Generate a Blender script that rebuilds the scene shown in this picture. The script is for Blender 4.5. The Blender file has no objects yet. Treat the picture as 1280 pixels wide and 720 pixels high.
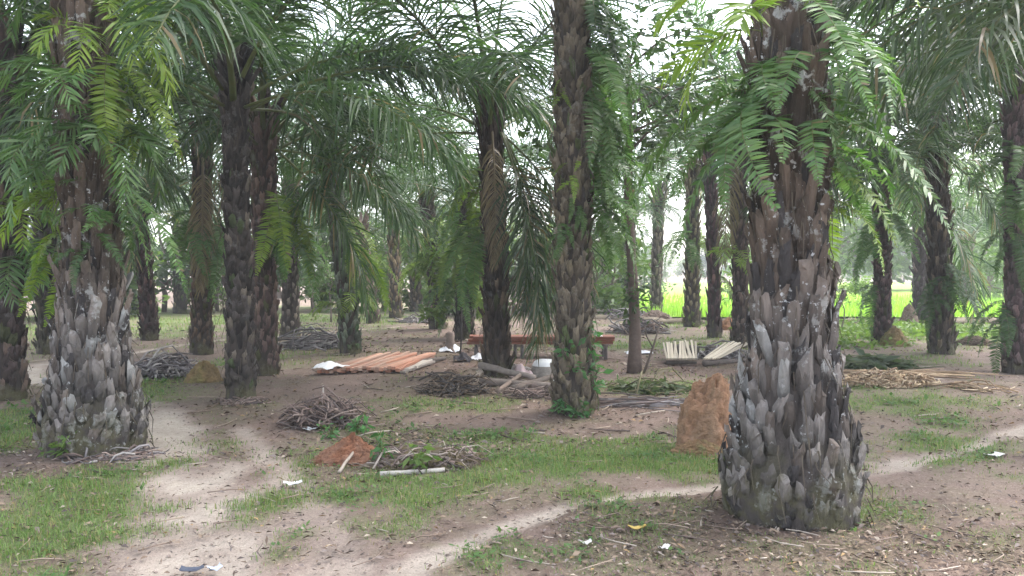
import bpy, math, random
import numpy as np
from mathutils import Vector, Matrix, noise as mnoise

PI = math.pi
SC = bpy.context.scene
COL = SC.collection
F = 1040.0            # focal length in photo pixels (1280 wide)
EYE = 1.6
HAZE = .002
PITCH = math.atan(20.0 / F)
rng = np.random.default_rng(7)
random.seed(7)

# ------------------------------------------------------------------ placing
def ray(px, py):
    u = (px - 640) / F; v = (360 - py) / F
    c, s = math.cos(PITCH), math.sin(PITCH)
    return np.array([u, c + v * s, v * c - s])

def at(px, py, z=0.0):
    """ground point seen at a pixel of the photograph"""
    d = ray(px, py)
    t = (z - EYE) / d[2]
    return np.array([d[0] * t, d[1] * t, z])

def pt(px, py, Y):
    d = ray(px, py); t = Y / d[1]
    return np.array([d[0] * t, Y, EYE + d[2] * t])

# ------------------------------------------------------------------ noise
_tab = np.random.default_rng(3).random((256, 256))
def vnoise(x, y):
    xi = np.floor(x).astype(int); yi = np.floor(y).astype(int)
    fx = x - xi; fy = y - yi
    fx = fx * fx * (3 - 2 * fx); fy = fy * fy * (3 - 2 * fy)
    a = _tab[xi & 255, yi & 255]; b = _tab[(xi + 1) & 255, yi & 255]
    c = _tab[xi & 255, (yi + 1) & 255]; d = _tab[(xi + 1) & 255, (yi + 1) & 255]
    return (a * (1 - fx) + b * fx) * (1 - fy) + (c * (1 - fx) + d * fx) * fy
def fbm(x, y, o=4):
    r = 0; a = .5; n = 0
    for k in range(o):
        r = r + a * vnoise(x + 17.3 * k, y - 9.1 * k); n += a
        x = x * 2.03; y = y * 2.03; a *= .5
    return r / n
def sstep(a, b, x):
    t = np.clip((x - a) / (b - a), 0, 1); return t * t * (3 - 2 * t)

# ------------------------------------------------------------------ mesh building
class MB:
    def __init__(s): s.v = []; s.f4 = []; s.f3 = []; s.c = []; s.n = 0
    def add(s, V, Q=None, T=None, C=(1, 1, 1)):
        V = np.asarray(V, float).reshape(-1, 3)
        s.v.append(V)
        C = np.asarray(C, float)
        if C.ndim == 1: C = np.tile(C, (len(V), 1))
        s.c.append(C.reshape(-1, 3))
        if Q is not None and len(Q): s.f4.append(np.asarray(Q, int).reshape(-1, 4) + s.n)
        if T is not None and len(T): s.f3.append(np.asarray(T, int).reshape(-1, 3) + s.n)
        s.n += len(V)
    def mesh(s, name, mat, smooth=True):
        V = np.concatenate(s.v); C = np.concatenate(s.c)
        q = np.concatenate(s.f4) if s.f4 else np.zeros((0, 4), int)
        t = np.concatenate(s.f3) if s.f3 else np.zeros((0, 3), int)
        me = bpy.data.meshes.new(name)
        me.vertices.add(len(V)); me.vertices.foreach_set('co', V.astype(np.float32).ravel())
        nl = q.size + t.size
        me.loops.add(nl)
        me.loops.foreach_set('vertex_index', np.concatenate([q.ravel(), t.ravel()]).astype(np.int32))
        me.polygons.add(len(q) + len(t))
        st = np.concatenate([np.arange(len(q)) * 4, q.size + np.arange(len(t)) * 3]).astype(np.int32)
        me.polygons.foreach_set('loop_start', st)
        me.polygons.foreach_set('use_smooth', np.full(len(q) + len(t), smooth))
        ca = me.color_attributes.new('Col', 'FLOAT_COLOR', 'POINT')
        ca.data.foreach_set('color', np.concatenate([C, np.ones((len(C), 1))], 1).astype(np.float32).ravel())
        me.update(calc_edges=True); me.validate()
        me.materials.append(mat)
        return me

def link(name, me, parent=None, loc=(0, 0, 0), rot=(0, 0, 0), scale=None):
    o = bpy.data.objects.new(name, me); COL.objects.link(o)
    o.location = [float(a) for a in loc]; o.rotation_euler = [float(a) for a in rot]
    if scale is not None: o.scale = scale if hasattr(scale, '__len__') else (scale,) * 3
    if parent is not None: o.parent = parent
    return o
def tag(o, label=None, cat=None, group=None, kind=None):
    if label: o['label'] = label
    if cat: o['category'] = cat
    if group: o['group'] = group
    if kind: o['kind'] = kind
    return o
def thing(name, label, cat, loc=(0, 0, 0), rz=0, group=None):
    return tag(link(name, None, None, loc, (0, 0, rz)), label, cat, group)

def tube(mb, P, R, n=8, C=(1, 1, 1), cap=True, jitter=0, flat=1.0):
    """tapered tube along P"""
    P = np.asarray(P, float); m = len(P); R = np.broadcast_to(np.asarray(R, float), (m,))
    T = np.gradient(P, axis=0); T /= np.linalg.norm(T, axis=1)[:, None] + 1e-9
    ref = np.array([0, 0, 1.0]) if abs(T[0, 2]) < .8 else np.array([1.0, 0, 0])
    A = np.cross(T, ref); A /= np.linalg.norm(A, axis=1)[:, None] + 1e-9
    B = np.cross(T, A)
    th = np.arange(n) / n * 2 * PI
    rr = R[:, None] * (1 + jitter * (rng.random((m, n)) - .5))
    V = P[:, None, :] + rr[..., None] * (np.cos(th)[None, :, None] * A[:, None, :] + flat * np.sin(th)[None, :, None] * B[:, None, :])
    i = np.arange(m - 1)[:, None] * n; j = np.arange(n)[None, :]; k = (j + 1) % n
    Q = np.stack([i + j, i + k, i + n + k, i + n + j], -1).reshape(-1, 4)
    V = V.reshape(-1, 3); Tt = []
    if cap:
        V = np.concatenate([V, P[:1], P[-1:]])
        a = len(V) - 2
        Tt = [[a, (q + 1) % n, q] for q in range(n)] + [[a + 1, (m - 1) * n + q, (m - 1) * n + (q + 1) % n] for q in range(n)]
    if np.asarray(C).ndim == 2:
        CC = np.repeat(np.asarray(C), n, axis=0)
        if cap: CC = np.concatenate([CC, CC[:1], CC[-1:]])
        C = CC
    mb.add(V, Q, Tt, C)

def box(mb, M, sx, sy, sz, C=(1, 1, 1), bev=.004, warp=0.0, seg=1):
    """bevel-edged plank (long axis x), M: 4x4"""
    xs = np.linspace(-sx / 2, sx / 2, seg + 1)
    b = min(bev, sy / 3, sz / 3)
    ring = np.array([[-sy/2+b, -sz/2], [sy/2-b, -sz/2], [sy/2, -sz/2+b], [sy/2, sz/2-b], [sy/2-b, sz/2], [-sy/2+b, sz/2], [-sy/2, sz/2-b], [-sy/2, -sz/2+b]])
    V = []
    for x in xs:
        w = warp * math.sin((x / sx + .5) * PI)
        for r in ring: V.append([x, r[0], r[1] + w])
    n = 8; Q = []
    for i in range(seg):
        for j in range(n): Q.append([i*n+j, i*n+(j+1)%n, (i+1)*n+(j+1)%n, (i+1)*n+j])
    o = seg * n
    for base, fl in ((0, 1), (o, 0)):
        for q in ([0, 1, 2, 7], [7, 2, 3, 6], [6, 3, 4, 5]):
            qq = [base + k for k in q]
            Q.append(qq[::-1] if fl else qq)
    V = np.array(V); V = np.concatenate([V, np.ones((len(V), 1))], 1) @ np.array(M).T
    mb.add(V[:, :3], Q, None, C)

# ------------------------------------------------------------------ materials
def newmat(name):
    m = bpy.data.materials.new(name); m.use_nodes = True
    nt = m.node_tree; nt.nodes.clear()
    return m, nt, nt.nodes, nt.links
def N(nt, t, **kw):
    n = nt.nodes.new(t)
    for k, v in kw.items():
        if k in n.inputs: n.inputs[k].default_value = v
        else: setattr(n, k, v)
    return n
def math_node(nt, op, a, b):
    n = nt.nodes.new('ShaderNodeMath'); n.operation = op
    for i, x in enumerate((a, b)):
        if isinstance(x, (int, float)): n.inputs[i].default_value = x
        else: nt.links.new(x, n.inputs[i])
    return n.outputs[0]
def mixc(nt, fac, a, b, mode='MIX'):
    n = nt.nodes.new('ShaderNodeMix'); n.data_type = 'RGBA'; n.blend_type = mode
    for i, x in ((0, fac), (6, a), (7, b)):
        if isinstance(x, (int, float)): n.inputs[i].default_value = x
        elif isinstance(x, tuple): n.inputs[i].default_value = x if len(x) == 4 else x + (1,)
        else: nt.links.new(x, n.inputs[i])
    return n.outputs[2]
def noise(nt, scale, detail=4, rough=.6, coord='Object', vec=None):
    n = N(nt, 'ShaderNodeTexNoise', Scale=scale, Detail=detail, Roughness=rough)
    if vec is None:
        tc = N(nt, 'ShaderNodeTexCoord'); vec = tc.outputs[coord]
    nt.links.new(vec, n.inputs['Vector'])
    return n.outputs['Fac']
def ramp(nt, fac, a, b):
    n = N(nt, 'ShaderNodeMapRange'); n.inputs[1].default_value = a; n.inputs[2].default_value = b
    n.interpolation_type = 'SMOOTHSTEP'
    nt.links.new(fac, n.inputs[0]); return n.outputs[0]

def leaf_mat(name, tint=(1, 1, 1), rough=.42, trans=.35, spec=.5, vary=.35):
    m, nt, nd, lk = newmat(name)
    at_ = N(nt, 'ShaderNodeVertexColor', layer_name='Col')
    oi = N(nt, 'ShaderNodeObjectInfo')
    br = N(nt, 'ShaderNodeMapRange'); br.inputs[3].default_value = 1 - vary; br.inputs[4].default_value = 1 + vary
    lk.new(oi.outputs['Random'], br.inputs[0])
    c = mixc(nt, 1.0, at_.outputs['Color'], tint, 'MULTIPLY')
    vm = nd.new('ShaderNodeVectorMath'); vm.operation = 'SCALE'
    lk.new(c, vm.inputs[0]); lk.new(br.outputs[0], vm.inputs['Scale'])
    nz = noise(nt, 9.0, 2)
    hs = N(nt, 'ShaderNodeHueSaturation')
    lk.new(vm.outputs[0], hs.inputs['Color'])
    lk.new(ramp_lin(nt, nz, .47, .53), hs.inputs['Hue'])
    p = N(nt, 'ShaderNodeBsdfPrincipled', Roughness=rough); p.inputs['Specular IOR Level'].default_value = spec
    lk.new(hs.outputs[0], p.inputs['Base Color'])
    t = N(nt, 'ShaderNodeBsdfTranslucent')
    tc = mixc(nt, 1.0, hs.outputs[0], (1.25, 1.45, .8), 'MULTIPLY'); lk.new(tc, t.inputs['Color'])
    mx = N(nt, 'ShaderNodeMixShader', Fac=trans)
    lk.new(p.outputs[0], mx.inputs[1]); lk.new(t.outputs[0], mx.inputs[2])
    o = N(nt, 'ShaderNodeOutputMaterial'); lk.new(mx.outputs[0], o.inputs[0])
    return m
def ramp_lin(nt, fac, lo, hi):
    n = N(nt, 'ShaderNodeMapRange'); n.inputs[3].default_value = lo; n.inputs[4].default_value = hi
    nt.links.new(fac, n.inputs[0]); return n.outputs[0]

def rough_mat(name, scale=8, contrast=.5, rough=.9, bump=.4, bscale=None, lichen=0.0, moss=0.0, spec=.25, dist=.02, stretch=None):
    """Col attribute x noise, with bump, optional pale lichen spots and low moss"""
    m, nt, nd, lk = newmat(name)
    at_ = N(nt, 'ShaderNodeVertexColor', layer_name='Col')
    tc = N(nt, 'ShaderNodeTexCoord'); vec = tc.outputs['Object']
    if stretch:
        mp = N(nt, 'ShaderNodeMapping'); mp.inputs['Scale'].default_value = stretch
        lk.new(vec, mp.inputs[0]); vec = mp.outputs[0]
    n1 = noise(nt, scale, 6, .65, vec=vec)
    f = ramp_lin(nt, n1, 1 - contrast * 1.3, 1 + contrast * 1.3)
    vm = nd.new('ShaderNodeVectorMath'); vm.operation = 'SCALE'
    lk.new(at_.outputs['Color'], vm.inputs[0]); lk.new(f, vm.inputs['Scale'])
    c = vm.outputs[0]
    if lichen:
        l1 = noise(nt, 5.5, 5, .7, vec=tc.outputs['Object']); l2 = noise(nt, 1.7, 2, .5, vec=tc.outputs['Object'])
        k = math_node(nt, 'MULTIPLY', ramp(nt, l1, .56, .63), ramp(nt, l2, .40, .58))
        k = math_node(nt, 'MULTIPLY', k, lichen)
        c = mixc(nt, k, c, (.43, .44, .43))
        if lichen > .5:
            q = math_node(nt, 'MULTIPLY', ramp(nt, noise(nt, 24, 3, .6, vec=tc.outputs['Object']), .64, .68), ramp(nt, noise(nt, 2.6, 2, .5, vec=tc.outputs['Object']), .42, .55))
            c = mixc(nt, math_node(nt, 'MULTIPLY', q, .85), c, (.56, .57, .58))
    if moss:
        sx = N(nt, 'ShaderNodeSeparateXYZ'); lk.new(tc.outputs['Object'], sx.inputs[0])
        h = ramp(nt, sx.outputs[2], moss, 0.0)
        g = math_node(nt, 'MULTIPLY', h, ramp(nt, noise(nt, 6, 4, .6, vec=tc.outputs['Object']), .42, .6))
        c = mixc(nt, math_node(nt, 'MULTIPLY', g, .75), c, (.10, .095, .045))
    p = N(nt, 'ShaderNodeBsdfPrincipled', Roughness=rough); p.inputs['Specular IOR Level'].default_value = spec
    lk.new(c, p.inputs['Base Color'])
    bp = N(nt, 'ShaderNodeBump', Strength=bump, Distance=dist)
    lk.new(noise(nt, bscale or scale * 3, 5, .7, vec=vec), bp.inputs['Height']); lk.new(bp.outputs[0], p.inputs['Normal'])
    o = N(nt, 'ShaderNodeOutputMaterial'); lk.new(p.outputs[0], o.inputs[0])
    return m

M_FROND = leaf_mat('palm_leaf', (1, 1, 1), .40, .40, .5)
M_FERN = leaf_mat('fern_leaf', (1, 1, 1), .42, .36, .5, .25)
M_TREE = leaf_mat('tree_leaf', (1, 1, 1), .5, .40, .4, .25)
M_GRASS = leaf_mat('grass_blade', (1, 1, 1), .6, .40, .3, .1)
M_BARK_BIG = rough_mat('palm_boot_grey', 13, .62, .92, .9, 46, .8, .75, stretch=(1.5, 1.5, .35), dist=.03)
M_BARK = rough_mat('palm_boot_dark', 13, .62, .92, .8, 46, .18, .4, stretch=(1.4, 1.4, .45), dist=.03)
M_WOODY = rough_mat('tree_bark', 12, .45, .9, .5, 40)
M_WOOD = rough_mat('sawn_wood', 14, .28, .75, .2, 60, stretch=(.08, 1, 1))
M_EARTH = rough_mat('earth', 9, .5, .95, 1.0, 22, dist=.05)
M_LITTER = rough_mat('dry_leaf', 12, .4, .85, .2)
M_CLOTH = rough_mat('cloth', 12, .12, .8, .2)
M_STICK = rough_mat('dry_stick', 10, .4, .85, .4)

# ------------------------------------------------------------------ ground: shape and cover masks
def ell(px, py, rx, ry, w):
    c = at(px, py); a = at(px, py - ry); b = at(px, py + ry)
    d = c[1]
    return (c[0], (a[1] + b[1]) / 2, rx / F * d, (a[1] - b[1]) / 2, w)
def poly(pts):
    return [(at(x, y)[0], at(x, y)[1], h / F * at(x, y)[1]) for x, y, h in pts]
TRACK = poly([(275, 760, 175), (275, 720, 155), (262, 660, 118), (245, 610, 76), (232, 575, 52), (218, 545, 40), (205, 522, 38),
              (180, 505, 34), (120, 490, 30), (60, 480, 30), (30, 468, 22), (46, 457, 14), (90, 449, 9), (150, 443, 8), (210, 434, 5), (280, 424, 5)])
TRACK2 = poly([(400, 730, 60), (395, 690, 50), (385, 655, 42), (372, 625, 32), (345, 585, 24), (320, 560, 18), (300, 535, 14)])
FOOT = poly([(480, 745, 30), (520, 716, 26), (590, 688, 21), (650, 660, 17), (720, 637, 15), (800, 622, 12), (890, 610, 11), (1000, 600, 12),
             (1085, 586, 22), (1130, 577, 26), (1200, 560, 16), (1280, 537, 15), (1400, 510, 10)])
FARP = poly([(130, 447, 6), (280, 425, 4), (400, 414, 3), (560, 406, 3)])
GREEN = [ell(62, 650, 112, 80, 1.6), ell(30, 530, 65, 45, 1.5), ell(150, 600, 60, 40, .5), ell(520, 640, 140, 46, .9), ell(660, 597, 150, 36, .95), ell(790, 572, 110, 30, 1.1),
         ell(560, 700, 80, 30, .2), ell(1120, 545, 110, 22, .55), ell(1160, 605, 150, 40, .32), ell(1090, 505, 110, 24, .5), ell(335, 622, 34, 40, 1.2), ell(352, 695, 38, 30, 1.2), ell(305, 580, 24, 20, .9),
         ell(300, 575, 40, 14, .5), ell(700, 545, 220, 14, .45), ell(230, 400, 190, 14, 1.5), ell(400, 395, 120, 11, 1.4), ell(100, 398, 120, 10, 1.2), ell(120, 500, 60, 10, .5), ell(340, 448, 60, 8, .7),
         ell(1150, 413, 150, 11, 1.1), ell(850, 398, 130, 10, .7), ell(560, 505, 160, 8, .4), ell(1230, 455, 60, 12, .4), ell(820, 487, 70, 9, .6), ell(1010, 658, 30, 8, .3),
         ell(820, 430, 160, 9, .45), ell(1100, 640, 60, 12, .25), ell(470, 590, 40, 14, .4)]
STRIP = [ell(352, 700, 34, 34, 1.1), ell(338, 640, 30, 26, 1.1), ell(318, 600, 26, 20, 1.0), ell(290, 568, 22, 16, .9), ell(268, 545, 18, 12, .8)]
DUFF = [ell(530, 560, 90, 30, .95), ell(950, 680, 330, 52, .75), ell(1150, 690, 200, 44, .8), ell(120, 592, 90, 12, .9), ell(745, 515, 130, 22, .7), ell(610, 458, 130, 20, .7),
        ell(400, 520, 80, 20, .7), ell(980, 635, 140, 22, .8), ell(300, 505, 60, 12, .6), ell(820, 505, 120, 18, .55), ell(850, 462, 110, 14, .6), ell(690, 540, 160, 20, .35),
        ell(420, 700, 40, 20, .2), ell(560, 420, 160, 16, .4), ell(470, 600, 90, 16, .5)]
def dist_poly(x, y, P):
    best = np.full(x.shape, 1e9)
    for (x0, y0, h0), (x1, y1, h1) in zip(P[:-1], P[1:]):
        dx, dy = x1 - x0, y1 - y0
        t = np.clip(((x - x0) * dx + (y - y0) * dy) / (dx * dx + dy * dy), 0, 1)
        d = np.hypot(x - x0 - t * dx, y - y0 - t * dy) / (h0 + t * (h1 - h0))
        best = np.minimum(best, d)
    return best
def blob(x, y, L):
    r = np.zeros(x.shape)
    for cx, cy, rx, ry, w in L:
        q = ((x - cx) / rx) ** 2 + ((y - cy) / ry) ** 2
        r = np.maximum(r, w * np.exp(-q * .9))
    return r
def masks(x, y):
    x = np.asarray(x, float); y = np.asarray(y, float)
    nz = fbm(x * 1.3 + 40, y * 1.3 + 40); nf = fbm(x * 5 + 11, y * 5 + 70); nb = fbm(x * .35 + 5, y * .35 + 50)
    wob = (nz - .5) * 1.4 + (nf - .5) * 1.0
    path = np.zeros(x.shape)
    for P, w in ((TRACK, .9), (TRACK2, .75), (FOOT, .78), (FARP, .8)):
        path = np.maximum(path, w * (1 - sstep(.55, 1.25, dist_poly(x, y, P) + wob * .8)))
    path = path * (1 - np.clip(blob(x, y, STRIP), 0, 1))
    path = path * (.48 + .66 * sstep(.36, .54, fbm(x * 1.9 + 3, y * 1.3)) * (.6 + .5 * nf))
    g = blob(x, y, GREEN) + .12
    g = g * (.25 + 1.3 * sstep(.36, .62, nz)) * (.35 + 1.1 * sstep(.3, .65, nf))
    g = np.clip(g - path * .9, 0, 1)
    d = np.clip(blob(x, y, DUFF) * (.5 + 1.1 * nz) + .38 * sstep(.38, .62, nb) * (.4 + nf) + .10, 0, 1) * (1 - .8 * path)
    return np.clip(path, 0, 1), g, d
def gz(x, y):
    x = np.asarray(x, float); y = np.asarray(y, float)
    h = (fbm(x * .33 + 8, y * .33 + 9, 3) - .5) * .16 + (fbm(x * 2.2, y * 2.2, 3) - .5) * .035
    return h * np.clip((70 - y) / 30, 0, 1)
def G(px, py):
    p = at(px, py); z = float(gz(p[0], p[1]))
    p = at(px, py, z); p[2] = z
    return p

def grow(a, b, s0, k):
    r = [a]; s = s0
    while r[-1] < b: r.append(r[-1] + s); s *= k
    return r
ys = np.array([-60, -30, -15, -8, -4, -2, 0, 1, 2] + grow(2.6, 30, .055, 1.0048) + grow(31, 900, 1.0, 1.13))
xh = np.array(grow(0.0, 9, .075, 1.003) + grow(9.2, 24, .12, 1.03) + grow(26, 900, 2.2, 1.3))
xs = np.concatenate([-xh[:0:-1], xh])
X, Y = np.meshgrid(xs, ys)
pm, gm, dm = masks(X, Y)
Z = gz(X, Y) - .025 * pm
soil = np.array([.205, .150, .128]); pale = np.array([.41, .355, .30]); duff = np.array([.130, .086, .074]); green = np.array([.115, .150, .055])
cn = fbm(X * 3 + 90, Y * 3 + 20)[..., None]
C = soil * (.75 + .5 * cn)
C = C + dm[..., None] * .9 * (duff * (.7 + .6 * cn) - C)
C = C + np.clip(gm * 1.0, 0, .9)[..., None] * (green * (.75 + .5 * cn) - C)
C = C + pm[..., None] * (pale * (.8 + .4 * cn) - C)
ny, nx = X.shape
i = np.arange(ny - 1)[:, None] * nx; j = np.arange(nx - 1)[None, :]
Q = np.stack([i + j, i + j + 1, i + nx + j + 1, i + nx + j], -1).reshape(-1, 4)
mb = MB(); mb.add(np.stack([X, Y, Z], -1).reshape(-1, 3), Q, None, C.reshape(-1, 3))
def ground_mat():
    m, nt, nd, lk = newmat('ground_earth')
    at_ = N(nt, 'ShaderNodeVertexColor', layer_name='Col')
    tc = N(nt, 'ShaderNodeTexCoord'); v = tc.outputs['Object']
    a = noise(nt, 14, 6, .7, vec=v); b = noise(nt, 70, 4, .7, vec=v); s = noise(nt, 38, 3, .6, vec=v)
    f = math_node(nt, 'ADD', ramp_lin(nt, a, .35, 1.1), ramp_lin(nt, b, -.25, .8))
    vm = nd.new('ShaderNodeVectorMath'); vm.operation = 'SCALE'
    lk.new(at_.outputs['Color'], vm.inputs[0]); lk.new(f, vm.inputs['Scale'])
    c = mixc(nt, math_node(nt, 'MULTIPLY', ramp(nt, s, .62, .70), .6), vm.outputs[0], (.42, .37, .31))
    s2 = noise(nt, 27, 4, .7, vec=v)
    c = mixc(nt, math_node(nt, 'MULTIPLY', ramp(nt, s2, .60, .68), .6), c, (.07, .052, .042))
    p = N(nt, 'ShaderNodeBsdfPrincipled', Roughness=.95); p.inputs['Specular IOR Level'].default_value = .15
    lk.new(c, p.inputs['Base Color'])
    bp = N(nt, 'ShaderNodeBump', Strength=.9, Distance=.025)
    h = math_node(nt, 'ADD', a, math_node(nt, 'MULTIPLY', b, .5))
    lk.new(h, bp.inputs['Height']); lk.new(bp.outputs[0], p.inputs['Normal'])
    o = N(nt, 'ShaderNodeOutputMaterial'); lk.new(p.outputs[0], o.inputs[0])
    return m
tag(link('ground', mb.mesh('ground', ground_mat())), 'bare trodden earth with thin grass and pale footpaths under the palms', 'ground', kind='structure')

# ------------------------------------------------------------------ grass blades and leaf litter (uncountable)
def scatter(n, y0, y1, spread=.66, power=1.0):
    """points over the ground in view, denser near"""
    y = y0 * (y1 / y0) ** (rng.random(n) ** power)
    x = (rng.random(n) * 2 - 1) * y * spread
    return x, y
mb = MB()
def grass(n, y0, y1, hmin, hmax, blades, width, thresh=.12, keep=None):
    x, y = scatter(n, y0, y1)
    p, g, d = masks(x, y)
    ok = rng.random(n) < np.clip((g - thresh) * 1.5, 0, .9)
    if keep is not None: ok &= keep(x, y)
    x = x[ok]; y = y[ok]; g = g[ok]
    x = np.repeat(x, blades); y = np.repeat(y, blades); g = np.repeat(g, blades)
    m = len(x)
    sp = .035 + .006 * y
    x = x + rng.normal(0, 1, m) * sp; y = y + rng.normal(0, 1, m) * sp
    z = gz(x, y) - .01
    h = (hmin + (hmax - hmin) * rng.random(m)) * (.55 + .6 * np.clip(g, 0, 1))
    a = rng.random(m) * 2 * PI; l = .2 + .9 * rng.random(m)
    dx, dy = np.cos(a), np.sin(a)
    w = width * (.7 + .6 * rng.random(m)) * (.6 + .05 * y)
    base = np.stack([x, y, z], -1)
    side = np.stack([-dy, dx, 0 * x], -1) * w[:, None]
    mid = base + np.stack([dx * l * h * .35, dy * l * h * .35, h * .65], -1)
    tip = base + np.stack([dx * l * h, dy * l * h, h * (1.05 - .35 * l)], -1)
    V = np.stack([base - side, base + side, mid + side * .7, mid - side * .7, tip], 1)
    k = np.arange(m)[:, None] * 5
    Qg = k + np.array([[0, 1, 2, 3]]); Tg = k + np.array([[3, 2, 4]])
    t = rng.random((m, 1))
    dry = (rng.random((m, 1)) < .16)
    cc = np.array([.09, .155, .045]) * (1 - t) + np.array([.185, .26, .085]) * t
    cc = np.where(dry, np.array([.26, .22, .11]), cc)
    mb.add(V.reshape(-1, 3), Qg, Tg, np.repeat(cc, 5, axis=0))
grass(30000, 3.2, 7.5, .02, .06, 5, .0026)
grass(28000, 6.5, 14, .02, .06, 4, .0032)
grass(22000, 12, 30, .04, .12, 4, .0040)
grass(2000, 3.2, 16, .05, .095, 16, .0034, .22)
tag(link('grass', mb.mesh('grass', M_GRASS)), 'short patchy green grass growing over the earth floor', 'grass', kind='stuff')

mb = MB(); r = np.random.default_rng(5)
def weed_leaves(n, y0, y1, size):
    x, y = scatter(n, y0, y1); p, g, d = masks(x, y)
    ok = rng.random(n) < np.clip((g - .2) * .5, 0, 1) * sstep(.5, .62, fbm(x * 1.7 + 31, y * 1.7))
    x = np.repeat(x[ok], 9); y = np.repeat(y[ok], 9); m = len(x)
    x = x + rng.normal(0, .04, m); y = y + rng.normal(0, .04, m)
    P = np.stack([x, y, gz(x, y) + .005 + .045 * rng.random(m)], -1)
    d = rng.normal(0, 1, (m, 3)); d[:, 2] = np.abs(d[:, 2]) * .4; d /= np.linalg.norm(d, axis=1)[:, None]
    w = np.cross(d, [0, 0, 1.0]); w /= np.linalg.norm(w, axis=1)[:, None] + 1e-6
    L = size * (.5 + rng.random(m))[:, None]
    V = np.stack([P, P + d * L * .5 + w * L * .28, P + d * L, P + d * L * .5 - w * L * .28], 1)
    t = rng.random((m, 1)); cc = np.array([.06, .13, .04]) * (1 - t) + np.array([.13, .21, .07]) * t
    mb.add(V.reshape(-1, 3), np.arange(m)[:, None] * 4 + np.array([[0, 1, 2, 3]]), None, np.repeat(cc, 4, axis=0))
weed_leaves(16000, 3.2, 9, .035); weed_leaves(9000, 8, 20, .06)
tag(link('weeds', mb.mesh('weeds', M_GRASS, False)), 'small broad-leaved weeds mixed into the short grass', 'weeds', kind='stuff')
mb = MB(); n = 9000
x, y = scatter(n, 3.2, 12); p, g, d = masks(x, y); ok = rng.random(n) < .25 + .5 * p
x, y = x[ok], y[ok]; m = len(x); q = (.004 + .012 * rng.random(m) ** 3)
oc = np.array([[1, 0, 0], [0, 1, 0], [-1, 0, 0], [0, -1, 0], [0, 0, .8], [0, 0, -.5]])
V = np.stack([x, y, gz(x, y) + .0 * x - .02 * p[ok] + q * .3], -1)[:, None, :] + oc[None] * q[:, None, None] * (.6 + .8 * rng.random((m, 6, 1)))
T = np.array([[0, 1, 4], [1, 2, 4], [2, 3, 4], [3, 0, 4], [1, 0, 5], [2, 1, 5], [3, 2, 5], [0, 3, 5]])
cc = np.array([.22, .175, .15]) * (.5 + .9 * rng.random((m, 1)))
mb.add(V.reshape(-1, 3), None, (np.arange(m)[:, None, None] * 6 + T[None]).reshape(-1, 3), np.repeat(cc, 6, axis=0))
tag(link('soil_crumbs', mb.mesh('soil_crumbs', M_LITTER, False)), 'loose crumbs of dry soil over the trodden earth', 'soil crumbs', kind='stuff')
mb = MB()
def flakes(n, y0, y1, s0, s1):
    x, y = scatter(n, y0, y1)
    p, g, d = masks(x, y)
    ok = rng.random(n) < np.clip(d * .9 + .08, 0, 1) * (1 - .8 * p)
    x = x[ok]; y = y[ok]; m = len(x)
    L = s0 + (s1 - s0) * rng.random(m) ** 2; W = L * (.18 + .35 * rng.random(m))
    a = rng.random(m) * 2 * PI
    u = np.stack([np.cos(a), np.sin(a), rng.normal(0, .25, m)], -1); v = np.stack([-np.sin(a), np.cos(a), rng.normal(0, .3, m)], -1)
    c = np.stack([x, y, gz(x, y) + .008 + .012 * rng.random(m)], -1)
    up = np.array([0, 0, 1.0]) * (L * .18)[:, None]
    V = np.stack([c - u * L[:, None] / 2, c - v * W[:, None] / 2 + up * .3, c + u * L[:, None] / 2, c + v * W[:, None] / 2 + up], 1)
    k = np.arange(m)[:, None] * 4
    pal = np.array([[.10, .07, .055], [.16, .115, .085], [.22, .165, .12], [.36, .30, .24], [.075, .06, .055], [.30, .20, .10], [.19, .155, .14]])
    cc = pal[rng.choice(7, m, p=[.24, .26, .18, .05, .14, .03, .10])]
    mb.add(V.reshape(-1, 3), k + np.array([[0, 1, 2, 3]]), None, np.repeat(cc, 4, axis=0))
flakes(42000, 3.2, 8, .010, .06)
flakes(30000, 7, 18, .025, .09)
flakes(7000, 16, 30, .05, .18)
def twigs(n, y0, y1, l0, l1, r):
    x, y = scatter(n, y0, y1)
    p, g, d = masks(x, y)
    ok = rng.random(n) < d * (1 - p)
    for xx, yy in zip(x[ok], y[ok]):
        L = random.uniform(l0, l1); a = random.uniform(0, 2 * PI); z = float(gz(xx, yy)) + .008
        P = np.array([[xx + math.cos(a) * L * t + random.gauss(0, .012), yy + math.sin(a) * L * t + random.gauss(0, .012), z + random.random() * .02] for t in (-.5, 0, .5)])
        c = random.choice([(.2, .15, .12), (.12, .09, .08), (.36, .31, .26), (.28, .22, .17)])
        tube(mb, P, [r, r, r * .6], 4, c)
twigs(650, 3.2, 9, .06, .3, .004)
twigs(450, 8, 18, .2, .6, .008)
tag(link('leaf_litter', mb.mesh('leaf_litter', M_LITTER)), 'brown dry leaf litter and twig bits scattered on the earth', 'leaf litter', kind='stuff')

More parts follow.
